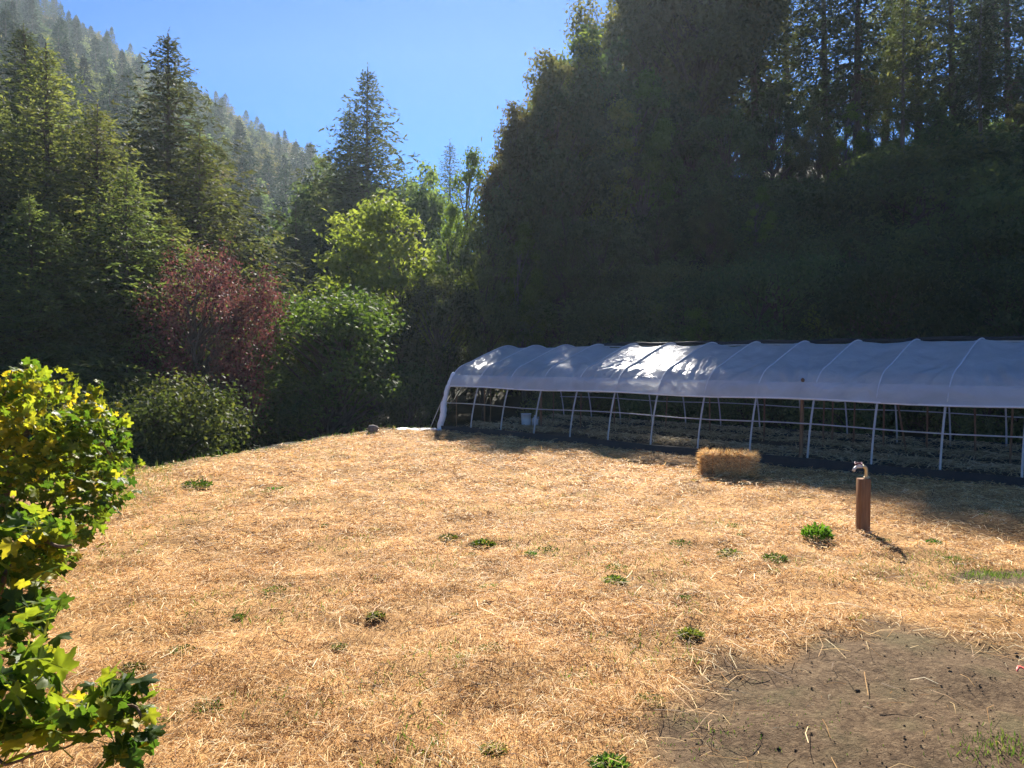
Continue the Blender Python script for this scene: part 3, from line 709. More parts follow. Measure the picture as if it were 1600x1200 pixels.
# ------------------------------------------------------------------ greenhouse
def build_greenhouse():
    zb = 0.0
    root = thing('hoop_greenhouse', 'long low greenhouse of white hoops under clear plastic film', 'greenhouse', (GO[0], GO[1], zb), 0)
    ctrl = np.array([(0, -.1), (.03, .25), (.14, .8), (.30, 1.30), (.42, 1.58), (.68, 1.86), (1.25, 2.08), (2.0, 2.35), (2.9, 2.58)])
    full = np.vstack([ctrl, [(GW-a, b) for a, b in ctrl[-2::-1]]])
    d = np.r_[0, np.cumsum(np.linalg.norm(np.diff(full, axis=0), axis=1))]
    # smooth the polyline a little (Catmull-Rom resample)
    def prof(u):
        u = np.asarray(u, float)*d[-1]
        out = []
        for j in (0, 1):
            m = np.gradient(full[:, j], d)
            i = np.clip(np.searchsorted(d, u, side='right')-1, 0, len(d)-2)
            h = d[i+1]-d[i]; t = (u-d[i])/h
            out.append((2*t**3-3*t**2+1)*full[i, j]+(t**3-2*t**2+t)*h*m[i]+(-2*t**3+3*t**2)*full[i+1, j]+(t**3-t**2)*h*m[i+1])
        return np.stack(out, -1)
    def W(t, s, z):                      # local frame of the root (translation only)
        t, s, z = np.broadcast_arrays(np.asarray(t, float), np.asarray(s, float), np.asarray(z, float))
        return np.stack([G[0]*t+V[0]*s, G[1]*t+V[1]*s, z], -1)
    def at_z(z, far=False):
        u = np.linspace(0, .5, 200); p = prof(u); k = np.argmin(np.abs(p[:, 1]-z)); s = p[k, 0]
        return (GW-s) if far else s
    NR = 16; SP = 1.22; LEN = (NR-1)*SP
    uu = np.linspace(0, 1, 42); pp = prof(uu)
    hoops = []
    for i in range(NR):
        mb = MB(); jit = rs.normal(0, .015, 2)
        mb.tube(W(i*SP+jit[0], pp[:, 0], pp[:, 1]), .021, 7)
        mb.build('hoop', M['pvc'], root, True)
    tt = np.linspace(-.08, LEN+.08, 24)
    for nm, s, z, r in [('purlin', at_z(.86)-.01, .86, .014), ('purlin', at_z(.86, True)+.01, .86, .014), ('purlin', at_z(1.14, True)+.01, 1.14, .012),
                        ('ridge_purlin', GW/2, 2.53, .018), ('purlin', at_z(1.80)+.10, 1.78, .013), ('roll_bar', at_z(1.36)-.05, 1.36, .022), ('roll_bar', at_z(1.36, True)+.05, 1.36, .022)]:
        mb = MB(); mb.tube(W(tt, s+.008*np.sin(tt*1.7), z+.02*np.sin(tt*1.3+s)), r, 6)
        mb.build(nm, M['whiteplastic'] if nm == 'roll_bar' else M['pvc'], root, True)
    # film over the hoops, sagging between them
    k0 = np.argmin(np.abs(prof(np.linspace(0, .5, 400))[:, 1]-1.36))/399*.5
    nu, nt_ = 96, (NR-1)*24+1
    u = np.linspace(k0, 1-k0, nu); t = np.linspace(-.03, LEN+.05, nt_)
    P = prof(u); tn = np.gradient(P, axis=0); tn = unit(tn); nrm = np.stack([-tn[:, 1], tn[:, 0]], -1)
    fr = (t/SP) % 1.0
    sag = -.085*np.abs(np.sin(np.pi*fr))**.8
    U, Tt = np.meshgrid(u, t, indexing='ij')
    top = np.sin(np.pi*(U-k0)/(1-2*k0))
    sh = np.exp(-((np.minimum(U, 1-U)-.235)/.10)**2)                 # folds radiating from the shoulders
    fold = .034*np.sin(Tt*17+np.sin(Tt*2.3)*3+(U-.235)*60*np.sign(np.sin(Tt*1.9)))*sh*(.4+vnoise(Tt*.9, U*3, 33)+.5)+.042*vnoise(Tt*2.2+U*26, U*9-Tt*.5, 39)
    wr = fold+.05*fbm(Tt*1.3+U*7, U*14+Tt*.7, 31)+.035*vnoise(Tt*3.2-U*16, U*6+Tt*2.0, 51)
    off = .026+sag[None]*(.35+.65*top)+wr*np.sin(np.pi*fr)[None]
    S = P[:, 0][:, None]+nrm[:, 0][:, None]*off; Z = P[:, 1][:, None]+nrm[:, 1][:, None]*off
    Z[0] += .02*np.sin(t*2.1); Z[-1] += .02*np.sin(t*1.7)
    v = W(Tt, S, Z).reshape(-1, 3)
    i = np.arange(nu-1)[:, None]*nt_+np.arange(nt_-1)[None]
    q = np.stack([i, i+1, i+nt_+1, i+nt_], -1).reshape(-1, 4)
    link('plastic_film', new_mesh('plastic_film', v, [q], M['film'], True), root)
    # white strips added over the film as a painted highlight along every hoop
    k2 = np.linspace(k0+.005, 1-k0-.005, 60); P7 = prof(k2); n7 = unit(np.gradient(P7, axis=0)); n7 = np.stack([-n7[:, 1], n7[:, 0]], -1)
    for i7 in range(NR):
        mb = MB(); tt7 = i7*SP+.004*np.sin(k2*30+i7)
        mb.tube(W(tt7, P7[:, 0]+n7[:, 0]*.036, P7[:, 1]+n7[:, 1]*.036), .014, 5); mb.build('rib_highlight', M['highlight'], root, True)
    # loose side curtain doubled over the lower edge
    k1 = np.argmin(np.abs(prof(np.linspace(0, .5, 400))[:, 1]-1.70))/399*.5
    for far in (False, True):
        u2 = np.linspace(k0-.002, k1, 8); P2 = prof(u2)
        U2, T2 = np.meshgrid(u2, t, indexing='ij')
        o2 = .05+.03*vnoise(T2*2.5, U2*60, 71)+.012*np.sin(T2*5.1)*((u2[-1]-U2)/(u2[-1]-u2[0]))
        S2 = P2[:, 0][:, None]-o2; Z2 = P2[:, 1][:, None]+o2*.2
        if far: S2 = GW-S2
        i2 = np.arange(7)[:, None]*nt_+np.arange(nt_-1)[None]
        q2 = np.stack([i2, i2+1, i2+nt_+1, i2+nt_], -1).reshape(-1, 4)
        link('side_curtain', new_mesh('side_curtain', W(T2, S2, Z2).reshape(-1, 3), [q2], M['film'], True), root)
    # gathered film hanging on the near leg of the end hoop
    mb = MB(); z = np.linspace(1.75, .02, 26)
    s0 = np.array([at_z(max(a, .02)) for a in z])
    mb.tube(W(-.02+.05*vnoise(z*5, z*0, 3), s0-.03+.05*vnoise(z*4, z*0+4, 8), z), .055+.045*np.abs(vnoise(z*6, z*0, 12))+.035*(z < .9), 9)
    mb.build('end_flap', M['whiteplastic'], root, True)
    # baseboards of black ground cloth
    for s in (-.06, GW+.06):
        mb = MB(); n = 60; t3 = np.linspace(-.1, LEN+.1, n)
        hz = .20+.03*vnoise(t3*1.2, t3*0, 14)
        a = W(t3, s-.02, -.25+0*t3); b = W(t3, s-.02+.02*vnoise(t3*2, t3*0, 2), hz); c = W(t3, s+.03, hz); e = W(t3, s+.03, -.25+0*t3)
        vv = np.stack([a, b, c, e], 1).reshape(-1, 3); k = np.arange(n-1)[:, None]*4
        q3 = np.vstack([k+np.array([[0, 4, 5, 1]]), k+np.array([[1, 5, 6, 2]]), k+np.array([[2, 6, 7, 3]])])
        mb.add(vv, q3); mb.build('baseboard', M['fabric'], root)
    # rolled black cloth along the ridge
    mb = MB(); t4 = np.linspace(3.2, LEN, 60)
    mb.tube(W(t4, GW/2+.28+.03*np.sin(t4*2), 2.60+.015*np.sin(t4*3.1)+.02*vnoise(t4*2, t4*0, 6)), .055+.02*vnoise(t4*3, t4*0, 9), 8)
    mb.build('cloth_roll', M['fabric'], root, True)
    # prop pole from the end hoop to the ground outside
    mb = MB(); a = W(-.03, at_z(1.45)-.02, 1.45); b = W(-.95, .25, -.15)
    mb.tube(np.linspace(a, b, 6), .014, 6); mb.build('guy_pole', M['pvc'], root, True)
    # soil floor and its beds
    mb = MB(); n, m = 90, 60
    T5, S5 = np.meshgrid(np.linspace(-.05, LEN+.05, n), np.linspace(-.02, GW+.02, m), indexing='ij')
    Z5 = .035+.09*np.clip(np.sin(S5/GW*2*np.pi*3-1.57), -.3, 1)+.05*fbm(T5*2, S5*2, 81)
    i5 = np.arange(n-1)[:, None]*m+np.arange(m-1)[None]
    q5 = np.stack([i5, i5+m, i5+m+1, i5+1], -1).reshape(-1, 4)
    fl = link('soil', new_mesh('soil', W(T5, S5, Z5).reshape(-1, 3)+np.array([GO[0], GO[1], 0]), [q5], M['soil'], True)); tag(fl, kind='structure')
    # straw mulch rows on the beds
    mb = MB(); n = 17000
    row = rs.choice([.97, 2.9, 4.85], n); s = row+rs.normal(0, .30, n); t = rs.uniform(-.0, LEN, n)
    k = fbm(t*.7, s*1.5, 93) > -.18; s, t = s[k], t[k]; n = len(s)
    x, y = GO[0]+G[0]*t+V[0]*s, GO[1]+G[1]*t+V[1]*s
    L = rs.uniform(.1, .3, n); Wd = rs.uniform(.012, .024, n)
    lift = .16+.09*np.clip(np.sin(s/GW*2*np.pi*3-1.57), -.3, 1)*.9+rs.uniform(-.04, .06, n)
    v6, q6 = strips(x, y, L, Wd, rs.normal(0, .25, n), lift-terrain(x, y)-.02, rs.uniform(0, .03, n), rs.uniform(0, 6.28, n))
    mb.add(v6, q6); tag(mb.build('straw_mulch', M['mulch']), 'grey straw mulch lying in rows inside the greenhouse', 'straw', kind='stuff')
build_greenhouse()

def garden_stakes():
    def stake(name, label, t, s, h, lean, w=.035, group=None):
        x, y = gp(t, s); o = thing(name, label, 'stake', (x, y, .02), rs.uniform(-.3, .3), group)
        mb = MB(); e = np.array([lean, rs.normal(0, .03), h])
        R = Matrix.Rotation(rs.uniform(0, .4), 3, 'Z')
        n = 5; ring = []
        for i in range(n):
            f = i/(n-1); ww = w*(1-.15*f)/2
            ring.append(np.array([[-ww, -ww, 0], [ww, -ww, 0], [ww, ww, 0], [-ww, ww, 0]]) @ np.array(R).T + e*f)
        v = np.vstack(ring+[[e+np.array([0, 0, .03])]]); q = [[k*4+j, k*4+(j+1) % 4, k*4+4+(j+1) % 4, k*4+4+j] for k in range(n-1) for j in range(4)]
        mb.add(v, q, [[(n-1)*4+j, (n-1)*4+(j+1) % 4, n*4] for j in range(4)])
        mb.build('shaft', M['wood'], o)
        return o
    def tpx(px, s):                       # how far along the house a stake seen at px stands, in row s
        k = (px-800)/FPX; ox, oy = GO[0]+V[0]*s, GO[1]+V[1]*s
        return (k*oy-ox)/(G[0]-k*G[1])
    stake('wooden_post', 'tall reddish post inside the greenhouse behind the straw bale', tpx(1253, .55), .55, 1.75, .0, .06)
    stake('wooden_post', 'tall reddish post inside the greenhouse beside the white bucket', tpx(845, 2.0), 2.0, 2.1, .0, .06)
    for px, s, h, l in [(713, 1.2, 1.0, 0), (757, 1.6, 1.6, 0), (766, 3.2, 1.5, .02), (865, 3.0, 1.1, 0), (907, 2.8, 1.1, .02), (960, 3.0, 1.0, 0), (1040, 3.2, 1.1, .05), (1110, 3.0, 1.2, 0),
                        (1195, 3.0, 1.3, 0), (1287, 3.0, 1.3, .03), (1302, 3.2, 1.3, 0), (1335, 2.9, 1.35, 0), (1450, 3.0, 1.2, 0), (1382, 2.9, 1.35, .0), (1527, 3.0, 1.3, 0), (1581, 2.4, 1.35, .02)]:
        stake('garden_stake', 'thin brown wooden stake in the straw rows inside the greenhouse', tpx(px, s), s, h, l, .032, 'stakes inside the greenhouse')
    stake('garden_stake', 'leaning brown stake inside the greenhouse right of the bale', tpx(1420, 2.8), 2.8, 1.3, -.22, .035)
    # white bucket
    x, y = gp(tpx(822, 2.2), 2.2); o = thing('plastic_bucket', 'white plastic bucket standing in the straw inside the greenhouse', 'bucket', (x, y, .12), .3)
    mb = MB(); zz = np.array([0, .02, .2, .36, .36, .38, .38]); rr = np.array([.12, .135, .148, .155, .165, .165, .145])
    mb.tube(np.stack([0*zz, 0*zz, zz+np.arange(7)*1e-4], -1), rr, 16); mb.build('body', M['whiteplastic'], o)
    hb = MB(); a = np.linspace(0, np.pi, 12); hb.tube(np.stack([.165*np.cos(a), .09*np.sin(a), .33-.12*np.sin(a)], -1), .005, 5); hb.build('handle', M['galv'], o)
    x, y = gp(tpx(836, 2.6), 2.6); o = thing('plastic_jug', 'pale jug beside the white bucket inside the greenhouse', 'jug', (x, y, .12), .3)
    mb = MB(); zz = np.array([0, .02, .16, .22, .26, .28, .31]); rr = np.array([.09, .1, .1, .07, .03, .03, .03])
    mb.tube(np.stack([0*zz, 0*zz, zz], -1), rr, 12); mb.build('body', M['whiteplastic'], o, True)
    hb = MB(); a = np.linspace(0, np.pi, 8); hb.tube(np.stack([.08+.05*np.sin(a), 0*a, .2-.05*np.cos(a)], -1), .01, 5); hb.build('handle', M['whiteplastic'], o)
garden_stakes()

# ------------------------------------------------------------------ straw bale
def build_bale():
    p = at(1138, 738, 14.35); x, y = p[0], 14.35
    o = thing('straw_bale', 'rectangular straw bale on the field in front of the greenhouse', 'straw bale', (x, y, float(terrain(x, y))), math.radians(-24))
    L, D, H = 1.0, .48, .42
    bm = bmesh_grid_box(L, D, H, 26, 14, 12)
    o2 = link('bale_core', bm, o)
    mb = MB(); n = 5200
    f = rs.choice(5, n, p=[.36, .26, .14, .12, .12]); a = rs.uniform(-.5, .5, (n, 2))
    P = np.zeros((n, 3)); N = np.zeros((n, 3))
    for i, (ax, sg) in enumerate([(2, 1), (1, -1), (1, 1), (0, -1), (0, 1)]):
        k = f == i; oth = [j for j in range(3) if j != ax]; sz = np.array([L, D, H])
        P[k, ax] = sg*sz[ax]/2; P[k, oth[0]] = a[k, 0]*sz[oth[0]]; P[k, oth[1]] = a[k, 1]*sz[oth[1]]; N[k, ax] = sg
    r = np.linalg.norm(P/np.array([L, D, H])*2, axis=1)
    P *= np.clip(1.02-.05*(r-1), .9, 1.02)[:, None]; P[:, 2] += H/2
    Dv = np.stack([rs.normal(0, 1, n), rs.normal(0, .6, n), rs.normal(0, .6, n)], -1); Dv = unit(Dv)+N*rs.uniform(-.05, .22, n)[:, None]
    mb.leaves(P, Dv, N+rs.normal(0, .4, (n, 3)), rs.uniform(.04, .13, n), rs.uniform(.005, .011, n), .3)
    tag(mb.build('loose_stalks', M['straw'], o), kind='stuff')
    for sx in (-.25, .25):
        tw = MB(); c = np.array([(-.5, 0), (-.47, .96), (-.4, 1.0), (.4, 1.0), (.47, .96), (.5, 0)])
        tw.tube(np.stack([np.full(6, sx*L), c[:, 0]*(D+.03), c[:, 1]*(H+.02)+.004], -1), .006, 5); tw.build('twine', M['twine'], o)

def bmesh_grid_box(L, D, H, nx, ny, nz):
    v, q, base = [], [], 0
    def face(o, a, b, na, nb):
        nonlocal base
        A, B = np.meshgrid(np.linspace(0, 1, na), np.linspace(0, 1, nb), indexing='ij')
        v.append(np.array(o)+A[..., None]*np.array(a)+B[..., None]*np.array(b))
        i = np.arange(na-1)[:, None]*nb+np.arange(nb-1)[None]
        q.append(np.stack([i, i+nb, i+nb+1, i+1], -1).reshape(-1, 4)+base); base += na*nb; v[-1] = v[-1].reshape(-1, 3)
    l, d = L/2, D/2
    face((-l, -d, H), (L, 0, 0), (0, D, 0), nx, ny); face((-l, -d, 0), (L, 0, 0), (0, 0, H), nx, nz); face((-l, d, 0), (0, 0, H), (L, 0, 0), nz, nx)
    face((-l, -d, 0), (0, 0, H), (0, D, 0), nz, ny); face((l, -d, 0), (0, D, 0), (0, 0, H), ny, nz); face((-l, -d, 0), (0, D, 0), (L, 0, 0), ny, nx)
    P = np.vstack(v); c = np.array([0, 0, H/2]); e = (P-c)/np.array([l, d, H/2])
    r = np.sum(np.abs(e)**6, axis=1)**(1/6)
    P = c+(P-c)/r[:, None]*1.0
    nz_ = vnoise(P[:, 0]*9+P[:, 2]*5, P[:, 1]*9+P[:, 2]*7, 3)*.035+vnoise(P[:, 0]*22+P[:, 2]*15, P[:, 1]*25-P[:, 2]*17, 6)*.02
    P = P+(P-c)*nz_[:, None]*1.2; P[:, 2] = np.maximum(P[:, 2], 0)
    me = new_mesh('bale_core', P, q, M['balecore'], True)
    return me
M['balecore'] = noisy_mat('pressed_straw', [(.26, .16, .075), (.52, .36, .17), (.70, .53, .29)], 34, .8, .2, 1.0, (1, 1, 2.5))
build_bale()

# ------------------------------------------------------------------ water tap post
def build_hydrant():
    d = 9.42; x = (1352-800)/FPX*d; z = float(terrain(x, d))
    o = thing('water_tap_post', 'short brown timber post with a garden tap standing in the straw', 'tap post', (x, d, z), math.radians(6))
    w, h = .128, .66
    mb = MB(); b = .008; sec = np.array([(-w/2+b, -w/2), (w/2-b, -w/2), (w/2, -w/2+b), (w/2, w/2-b), (w/2-b, w/2), (-w/2+b, w/2), (-w/2, w/2-b), (-w/2, -w/2+b)])
    rings = [(-.25, 1), (.0, 1), (h*.5, 1.0), (h-.008, 1), (h, .93)]
    v = np.vstack([np.c_[sec*k, np.full(8, zz)] for zz, k in rings]+[[[0, 0, h]]])
    q = [[i*8+j, i*8+(j+1) % 8, i*8+8+(j+1) % 8, i*8+8+j] for i in range(4) for j in range(8)]
    mb.add(v, q, [[32+j, 32+(j+1) % 8, 40] for j in range(8)]); mb.build('post', M['timber'], o)
    mb = MB(); a = np.linspace(0, 1.45, 7)
    path = np.vstack([[(.035, 0, h-.05), (.035, 0, h+.03), (.035, 0, h+.09)], np.stack([.035-.055*(1-np.cos(a)), 0*a, h+.10+.055*np.sin(a)], -1)])
    mb.tube(path, .021, 10); mb.tube([(.035, 0, h), (.035, 0, h+.022)], .034, 8); mb.build('pipe', M['brass'], o, True)
    tap = MB(); tap.tube([(-.02, 0, h+.155), (-.06, 0, h+.152), (-.105, 0, h+.145)], [.024, .021, .019], 8)
    tap.tube([(-.095, 0, h+.148), (-.12, 0, h+.128), (-.135, 0, h+.095)], [.018, .018, .021], 8)
    tap.tube([(-.07, 0, h+.15), (-.07, 0, h+.19)], [.015, .010], 8)
    to = tap.build('tap', M['galv'], o, True)
    hd = MB(); a = np.linspace(0, 2*np.pi, 15)
    hd.tube(np.stack([-.07+.042*np.cos(a), .042*np.sin(a), h+.193+.012*np.cos(a*3)], -1), .008, 6, False); hd.box((-.07, 0, h+.191), (.08, .014, .008)); hd.box((-.07, 0, h+.191), (.014, .08, .0085))
    hd.build('handle', M['tapred'], to)
build_hydrant()

# ------------------------------------------------------------------ small things at the far rim and on the dirt
def lump(name, label, cat, x, y, size, m, seed):
    st = np.random.RandomState(seed); n, k = 14, 9
    th = np.linspace(0, 2*np.pi, n, endpoint=False); ph = np.linspace(.02, np.pi-.02, k)
    PH, TH = np.meshgrid(ph, th, indexing='ij')
    v = np.stack([np.sin(PH)*np.cos(TH), np.sin(PH)*np.sin(TH), np.cos(PH)], -1).reshape(-1, 3)
    f = v/np.max(np.abs(v), axis=1)[:, None]
    v = (.6*v+.4*f*.8)*(1+.22*np.array([vnoise(a[0]*2+seed, a[1]*2+a[2]*3, seed) for a in v]).reshape(-1, 1))
    v = v*np.array(size)/2
    i = np.arange(k-1)[:, None]*n; j = np.arange(n)[None]; q = np.stack([i+j, i+n+j, i+n+(j+1) % n, i+(j+1) % n], -1).reshape(-1, 4)
    o = link(name, new_mesh(name, v, [q], m)); o.location = (x, y, float(terrain(x, y))+size[2]*.28); o.rotation_euler = (0, .12, .4)
    return tag(o, label, cat)
lump('field_stone', 'brown stone on the far edge of the field left of the greenhouse', 'stone', -4.05, 22.05, (.34, .26, .26), M['rock'], 3)
def crumpled_sheet():
    n, m = 40, 12; A, B = np.meshgrid(np.linspace(0, 1, n), np.linspace(0, 1, m), indexing='ij')
    x = -3.75+A*1.65; y = 22.75+B*.45-.25*A; z = terrain(x, y)+.03+.07*np.clip(fbm(A*8, B*4, 5)+.25, 0, 1)*np.sin(np.pi*B)
    i = np.arange(n-1)[:, None]*m+np.arange(m-1)[None]
    o = link('plastic_sheet', new_mesh('plastic_sheet', np.stack([x, y, z], -1).reshape(-1, 3), [np.stack([i, i+m, i+m+1, i+1], -1).reshape(-1, 4)], M['whiteplastic'], True))
    md = o.modifiers.new('solid', 'SOLIDIFY'); md.thickness = .004
    tag(o, 'crumpled white plastic sheet on the ground at the greenhouse corner', 'plastic sheet')
crumpled_sheet()
def ribbon():
    n = 14; s = np.linspace(0, 1, n); x = 3.46+s*.30; y = 5.13+.05*np.sin(s*7)+.05*s; z = terrain(x, y)+.035+.018*np.abs(np.sin(s*9))
    w = np.stack([0*s, .011+0*s, .006*np.sin(s*6)], -1); c = np.stack([x, y, z], -1)
    k = np.arange(n-1)[:, None]*2
    o = link('marker_tape', new_mesh('marker_tape', np.stack([c-w, c+w], 1).reshape(-1, 3), [k+np.array([[0, 2, 3, 1]])], M['pink'], True))
    md = o.modifiers.new('solid', 'SOLIDIFY'); md.thickness = .003
    tag(o, 'scrap of red tape on the bare dirt at the right edge', 'tape')
ribbon()

# ------------------------------------------------------------------ weeds
def weed_mesh(seed, n=420, r=.13, h=.16, leaf=.075, m='weed'):
    st = np.random.RandomState(seed); mb = MB()
    a = st.uniform(0, 6.28, n); k = np.sqrt(st.uniform(0, 1, n))
    P = np.stack([np.cos(a)*k*r, np.sin(a)*k*r, st.uniform(.0, 1, n)*h*(1-k*k*.8)], -1)
    D = np.stack([np.cos(a)*.8*k, np.sin(a)*.8*k, st.uniform(.2, 1.3, n)], -1)+st.normal(0, .35, (n, 3))
    mb.leaves(P, D, unit(st.normal(size=(n, 3)))+np.array([0, 0, .8]), st.uniform(.35, 1.0, n)*leaf, st.uniform(.16, .38, n)*leaf, .25)
    return mb.mesh('weed_clump', M[m])
WM = [weed_mesh(1), weed_mesh(2, 320, .15, .12), weed_mesh(3, 170, .17, .09, .06), weed_mesh(4, 380, .2, .16, .15, 'grass')]
def weed(px, py, k, s, label, group=None, rz=0):
    d = CAM_H*FPX/(py-560); x = (px-800)/FPX*d
    o = link('weed_clump', WM[k]); o.location = (x, d, float(terrain(x, d))+.005); o.scale = (s*.8, s*.8, s*(.75 if k == 0 else .5)); o.rotation_euler = (0, 0, rz)
    tag(o, label, 'weed', group)
weed(1280, 848, 0, 1.5, 'bright green weed clump left of the tap post')
weed(1215, 890, 1, 1.0, 'grey green weed clump nearer than the one by the tap post')
weed(305, 760, 1, 2.0, 'green weed clump near the purple plum tree on the straw')
weed(700, 840, 1, .9, 'small bright weed in the middle of the straw')
weed(430, 768, 2, 1.6, 'flat pale weed patch right of the one near the plum')
weed(755, 852, 3, .75, 'dry grassy tuft beside the small bright weed in mid field')
weed(855, 865, 2, 1.0, 'dark low weed patch right of the dry grassy tuft')
weed(965, 895, 2, .8, 'sparse weed patch between the tufts and the bare dirt')
weed(1065, 860, 2, 1.0, 'low weed patch in front of the straw bale')
weed(275, 1020, 2, .7, 'dark weed patch above the low grape vine shoot')
weed(955, 1205, 3, .55, 'dark green grass tuft at the bottom edge beside the dirt')
weed(770, 1185, 3, .4, 'dry tuft at the bottom edge in the straw')
weed(1150, 828, 2, .8, 'tiny green weed left of the bright clump')
weed(1385, 852, 2, .6, 'tiny green weed by the shadow of the tap post')

for i in range(28):
    py = rs.uniform(735, 1150); px = rs.uniform(180, 1560); d = CAM_H*FPX/(py-560); x = (px-800)/FPX*d
    if float(dirt_mask(np.array([x]), np.array([d]))[0]) > .3 or not bool(in_field(np.array([x]), np.array([d]))[0]): continue
    weed(px, py, (2, 1, 3, 2)[i % 4], rs.uniform(.25, .75), 'tiny low weed sprouting through the straw', 'tiny weeds scattered over the straw', rs.uniform(0, 6))

# ------------------------------------------------------------------ grape vines
def grape_outline():
    lobes = [(90, 1.0), (38, .93), (142, .93), (-18, .74), (198, .74)]
    pts = []
    for d in range(-62, 243, 7):
        r = .60
        for a, R in lobes:
            r = max(r, R*(1-abs((d-a)/31.0)**1.5*.62) if abs(d-a) < 31 else 0)
        r *= 1+.05*(-1)**(len(pts))
        pts.append((math.cos(math.radians(d))*r, math.sin(math.radians(d))*r, max(0, 1-min(abs(d-a) for a, _ in lobes)/9.0)))
    pts.append((0, -.12, 0))
    return np.array(pts)
OUT = grape_outline()
def grape_leaves(P, N, D, size, tone):
    k = len(OUT); n = len(P)
    D = unit(D); S = unit(np.cross(D, N)); N = unit(np.cross(S, D))
    x, y = OUT[:, 0]*.5, OUT[:, 1]*.5
    cup = rs.uniform(-.5, .35, n)[:, None]; fold = rs.uniform(.0, .35, n)[:, None]; wav = rs.uniform(0, 6.28, n)[:, None]
    def P3(xx, yy):
        z = cup*(xx**2+yy**2)*1.4-fold*np.abs(xx)*.9+.035*np.sin(wav+np.arctan2(yy, xx)*5)*np.sqrt(xx**2+yy**2)*2
        return P[:, None]+size[:, None, None]*(S[:, None]*xx[None, :, None]+D[:, None]*yy[None, :, None]+N[:, None]*z[:, :, None])
    o = P3(x, y); mi = P3(x*.5, y*.5); c = P[:, None]
    v = np.concatenate([c, mi, o], 1); m = 1+2*k
    j = np.arange(k); j2 = (j+1) % k
    tri = np.stack([0*j, 1+j, 1+j2], -1); qd = np.stack([1+j, 1+k+j, 1+k+j2, 1+j2], -1)
    b = np.arange(n)[:, None, None]*m
    vein = np.tile(np.r_[1, OUT[:, 2], OUT[:, 2]*.8], n)
    return v.reshape(-1, 3), (b+qd[None]).reshape(-1, 4), (b+tri[None]).reshape(-1, 3), np.repeat(tone, m), vein

def grape_vine(name, label, base, blobs, canes, thick=.03):
    """blobs: (centre, radii, leaf count, leaf size, mean tone)"""
    o = thing(name, label, 'grape vine', (base[0], base[1], float(terrain(base[0], base[1]))))
    off = np.array(o.location)
    cb = MB()
    for path, r0 in canes:
        p = np.array(path, float)-off; s = np.linspace(0, len(p)-1, 5*len(p)); q = np.stack([np.interp(s, np.arange(len(p)), p[:, j]) for j in range(3)], -1)
        q += .012*np.stack([np.sin(s*5), np.cos(s*4), np.sin(s*6+1)], -1)
        cb.tube(q, np.linspace(r0, r0*.35, len(q)), 6)
    Vs, Qs, Ts, to, ve, base_i = [], [], [], [], [], 0
    for c, rad, n, sz, tone in blobs:
        if c[1] > 5: n, sz = int(n*1.25), sz*.88
        u = rdir(n); P = np.array(c)+u*np.array(rad)*(rs.uniform(0, 1, n)**.38)[:, None]
        P = P[P[:, 2] > terrain(P[:, 0], P[:, 1])+.03]; n = len(P)
        N = unit(rs.normal(0, .75, (n, 3))+np.array([0, .35, .75]))
        D = rs.normal(0, .7, (n, 3))+np.array([0, -.2, -.75])
        D -= N*np.sum(D*N, axis=1)[:, None]
        size = sz*rs.uniform(.55, 1.3, n)
        tn = np.clip(tone-.01+.22*rs.normal(size=n)+.22*fbm(P[:, 0]*3, P[:, 2]*3+P[:, 1], 5)*2, 0, 1)
        v, q, t, a, w = grape_leaves(P-off, N, D, size, tn)
        Vs.append(v); Qs.append(q+base_i); Ts.append(t+base_i); to.append(a); ve.append(w); base_i += len(v)
        k = rs.uniform(size=n) < .6; p0 = P[k]-off; dd = unit(D[k]); s0 = size[k][:, None]; m = len(p0)      # leaf stalks
        e = p0-dd*s0*.75-np.array([0, 0, .3])*s0; w = np.array([.0022, .0012, 0]); q4 = np.stack([p0-w, p0+w, e+w, e-w], 1).reshape(-1, 3)
        Vs.append(q4); Qs.append(np.arange(m*4).reshape(-1, 4)+base_i); to.append(np.full(m*4, .5)); ve.append(np.ones(m*4)); base_i += m*4
    me = new_mesh('foliage', np.vstack(Vs), [np.vstack(Qs), np.vstack(Ts)], M['vine'], True)
    for nm, arr in (('tone', to), ('vein', ve)):
        at_ = me.attributes.new(nm, 'FLOAT', 'POINT'); at_.data.foreach_set('value', np.concatenate(arr).astype(np.float32))
    cb.build('canes', M['cane'], o, True); link('foliage', me, o)

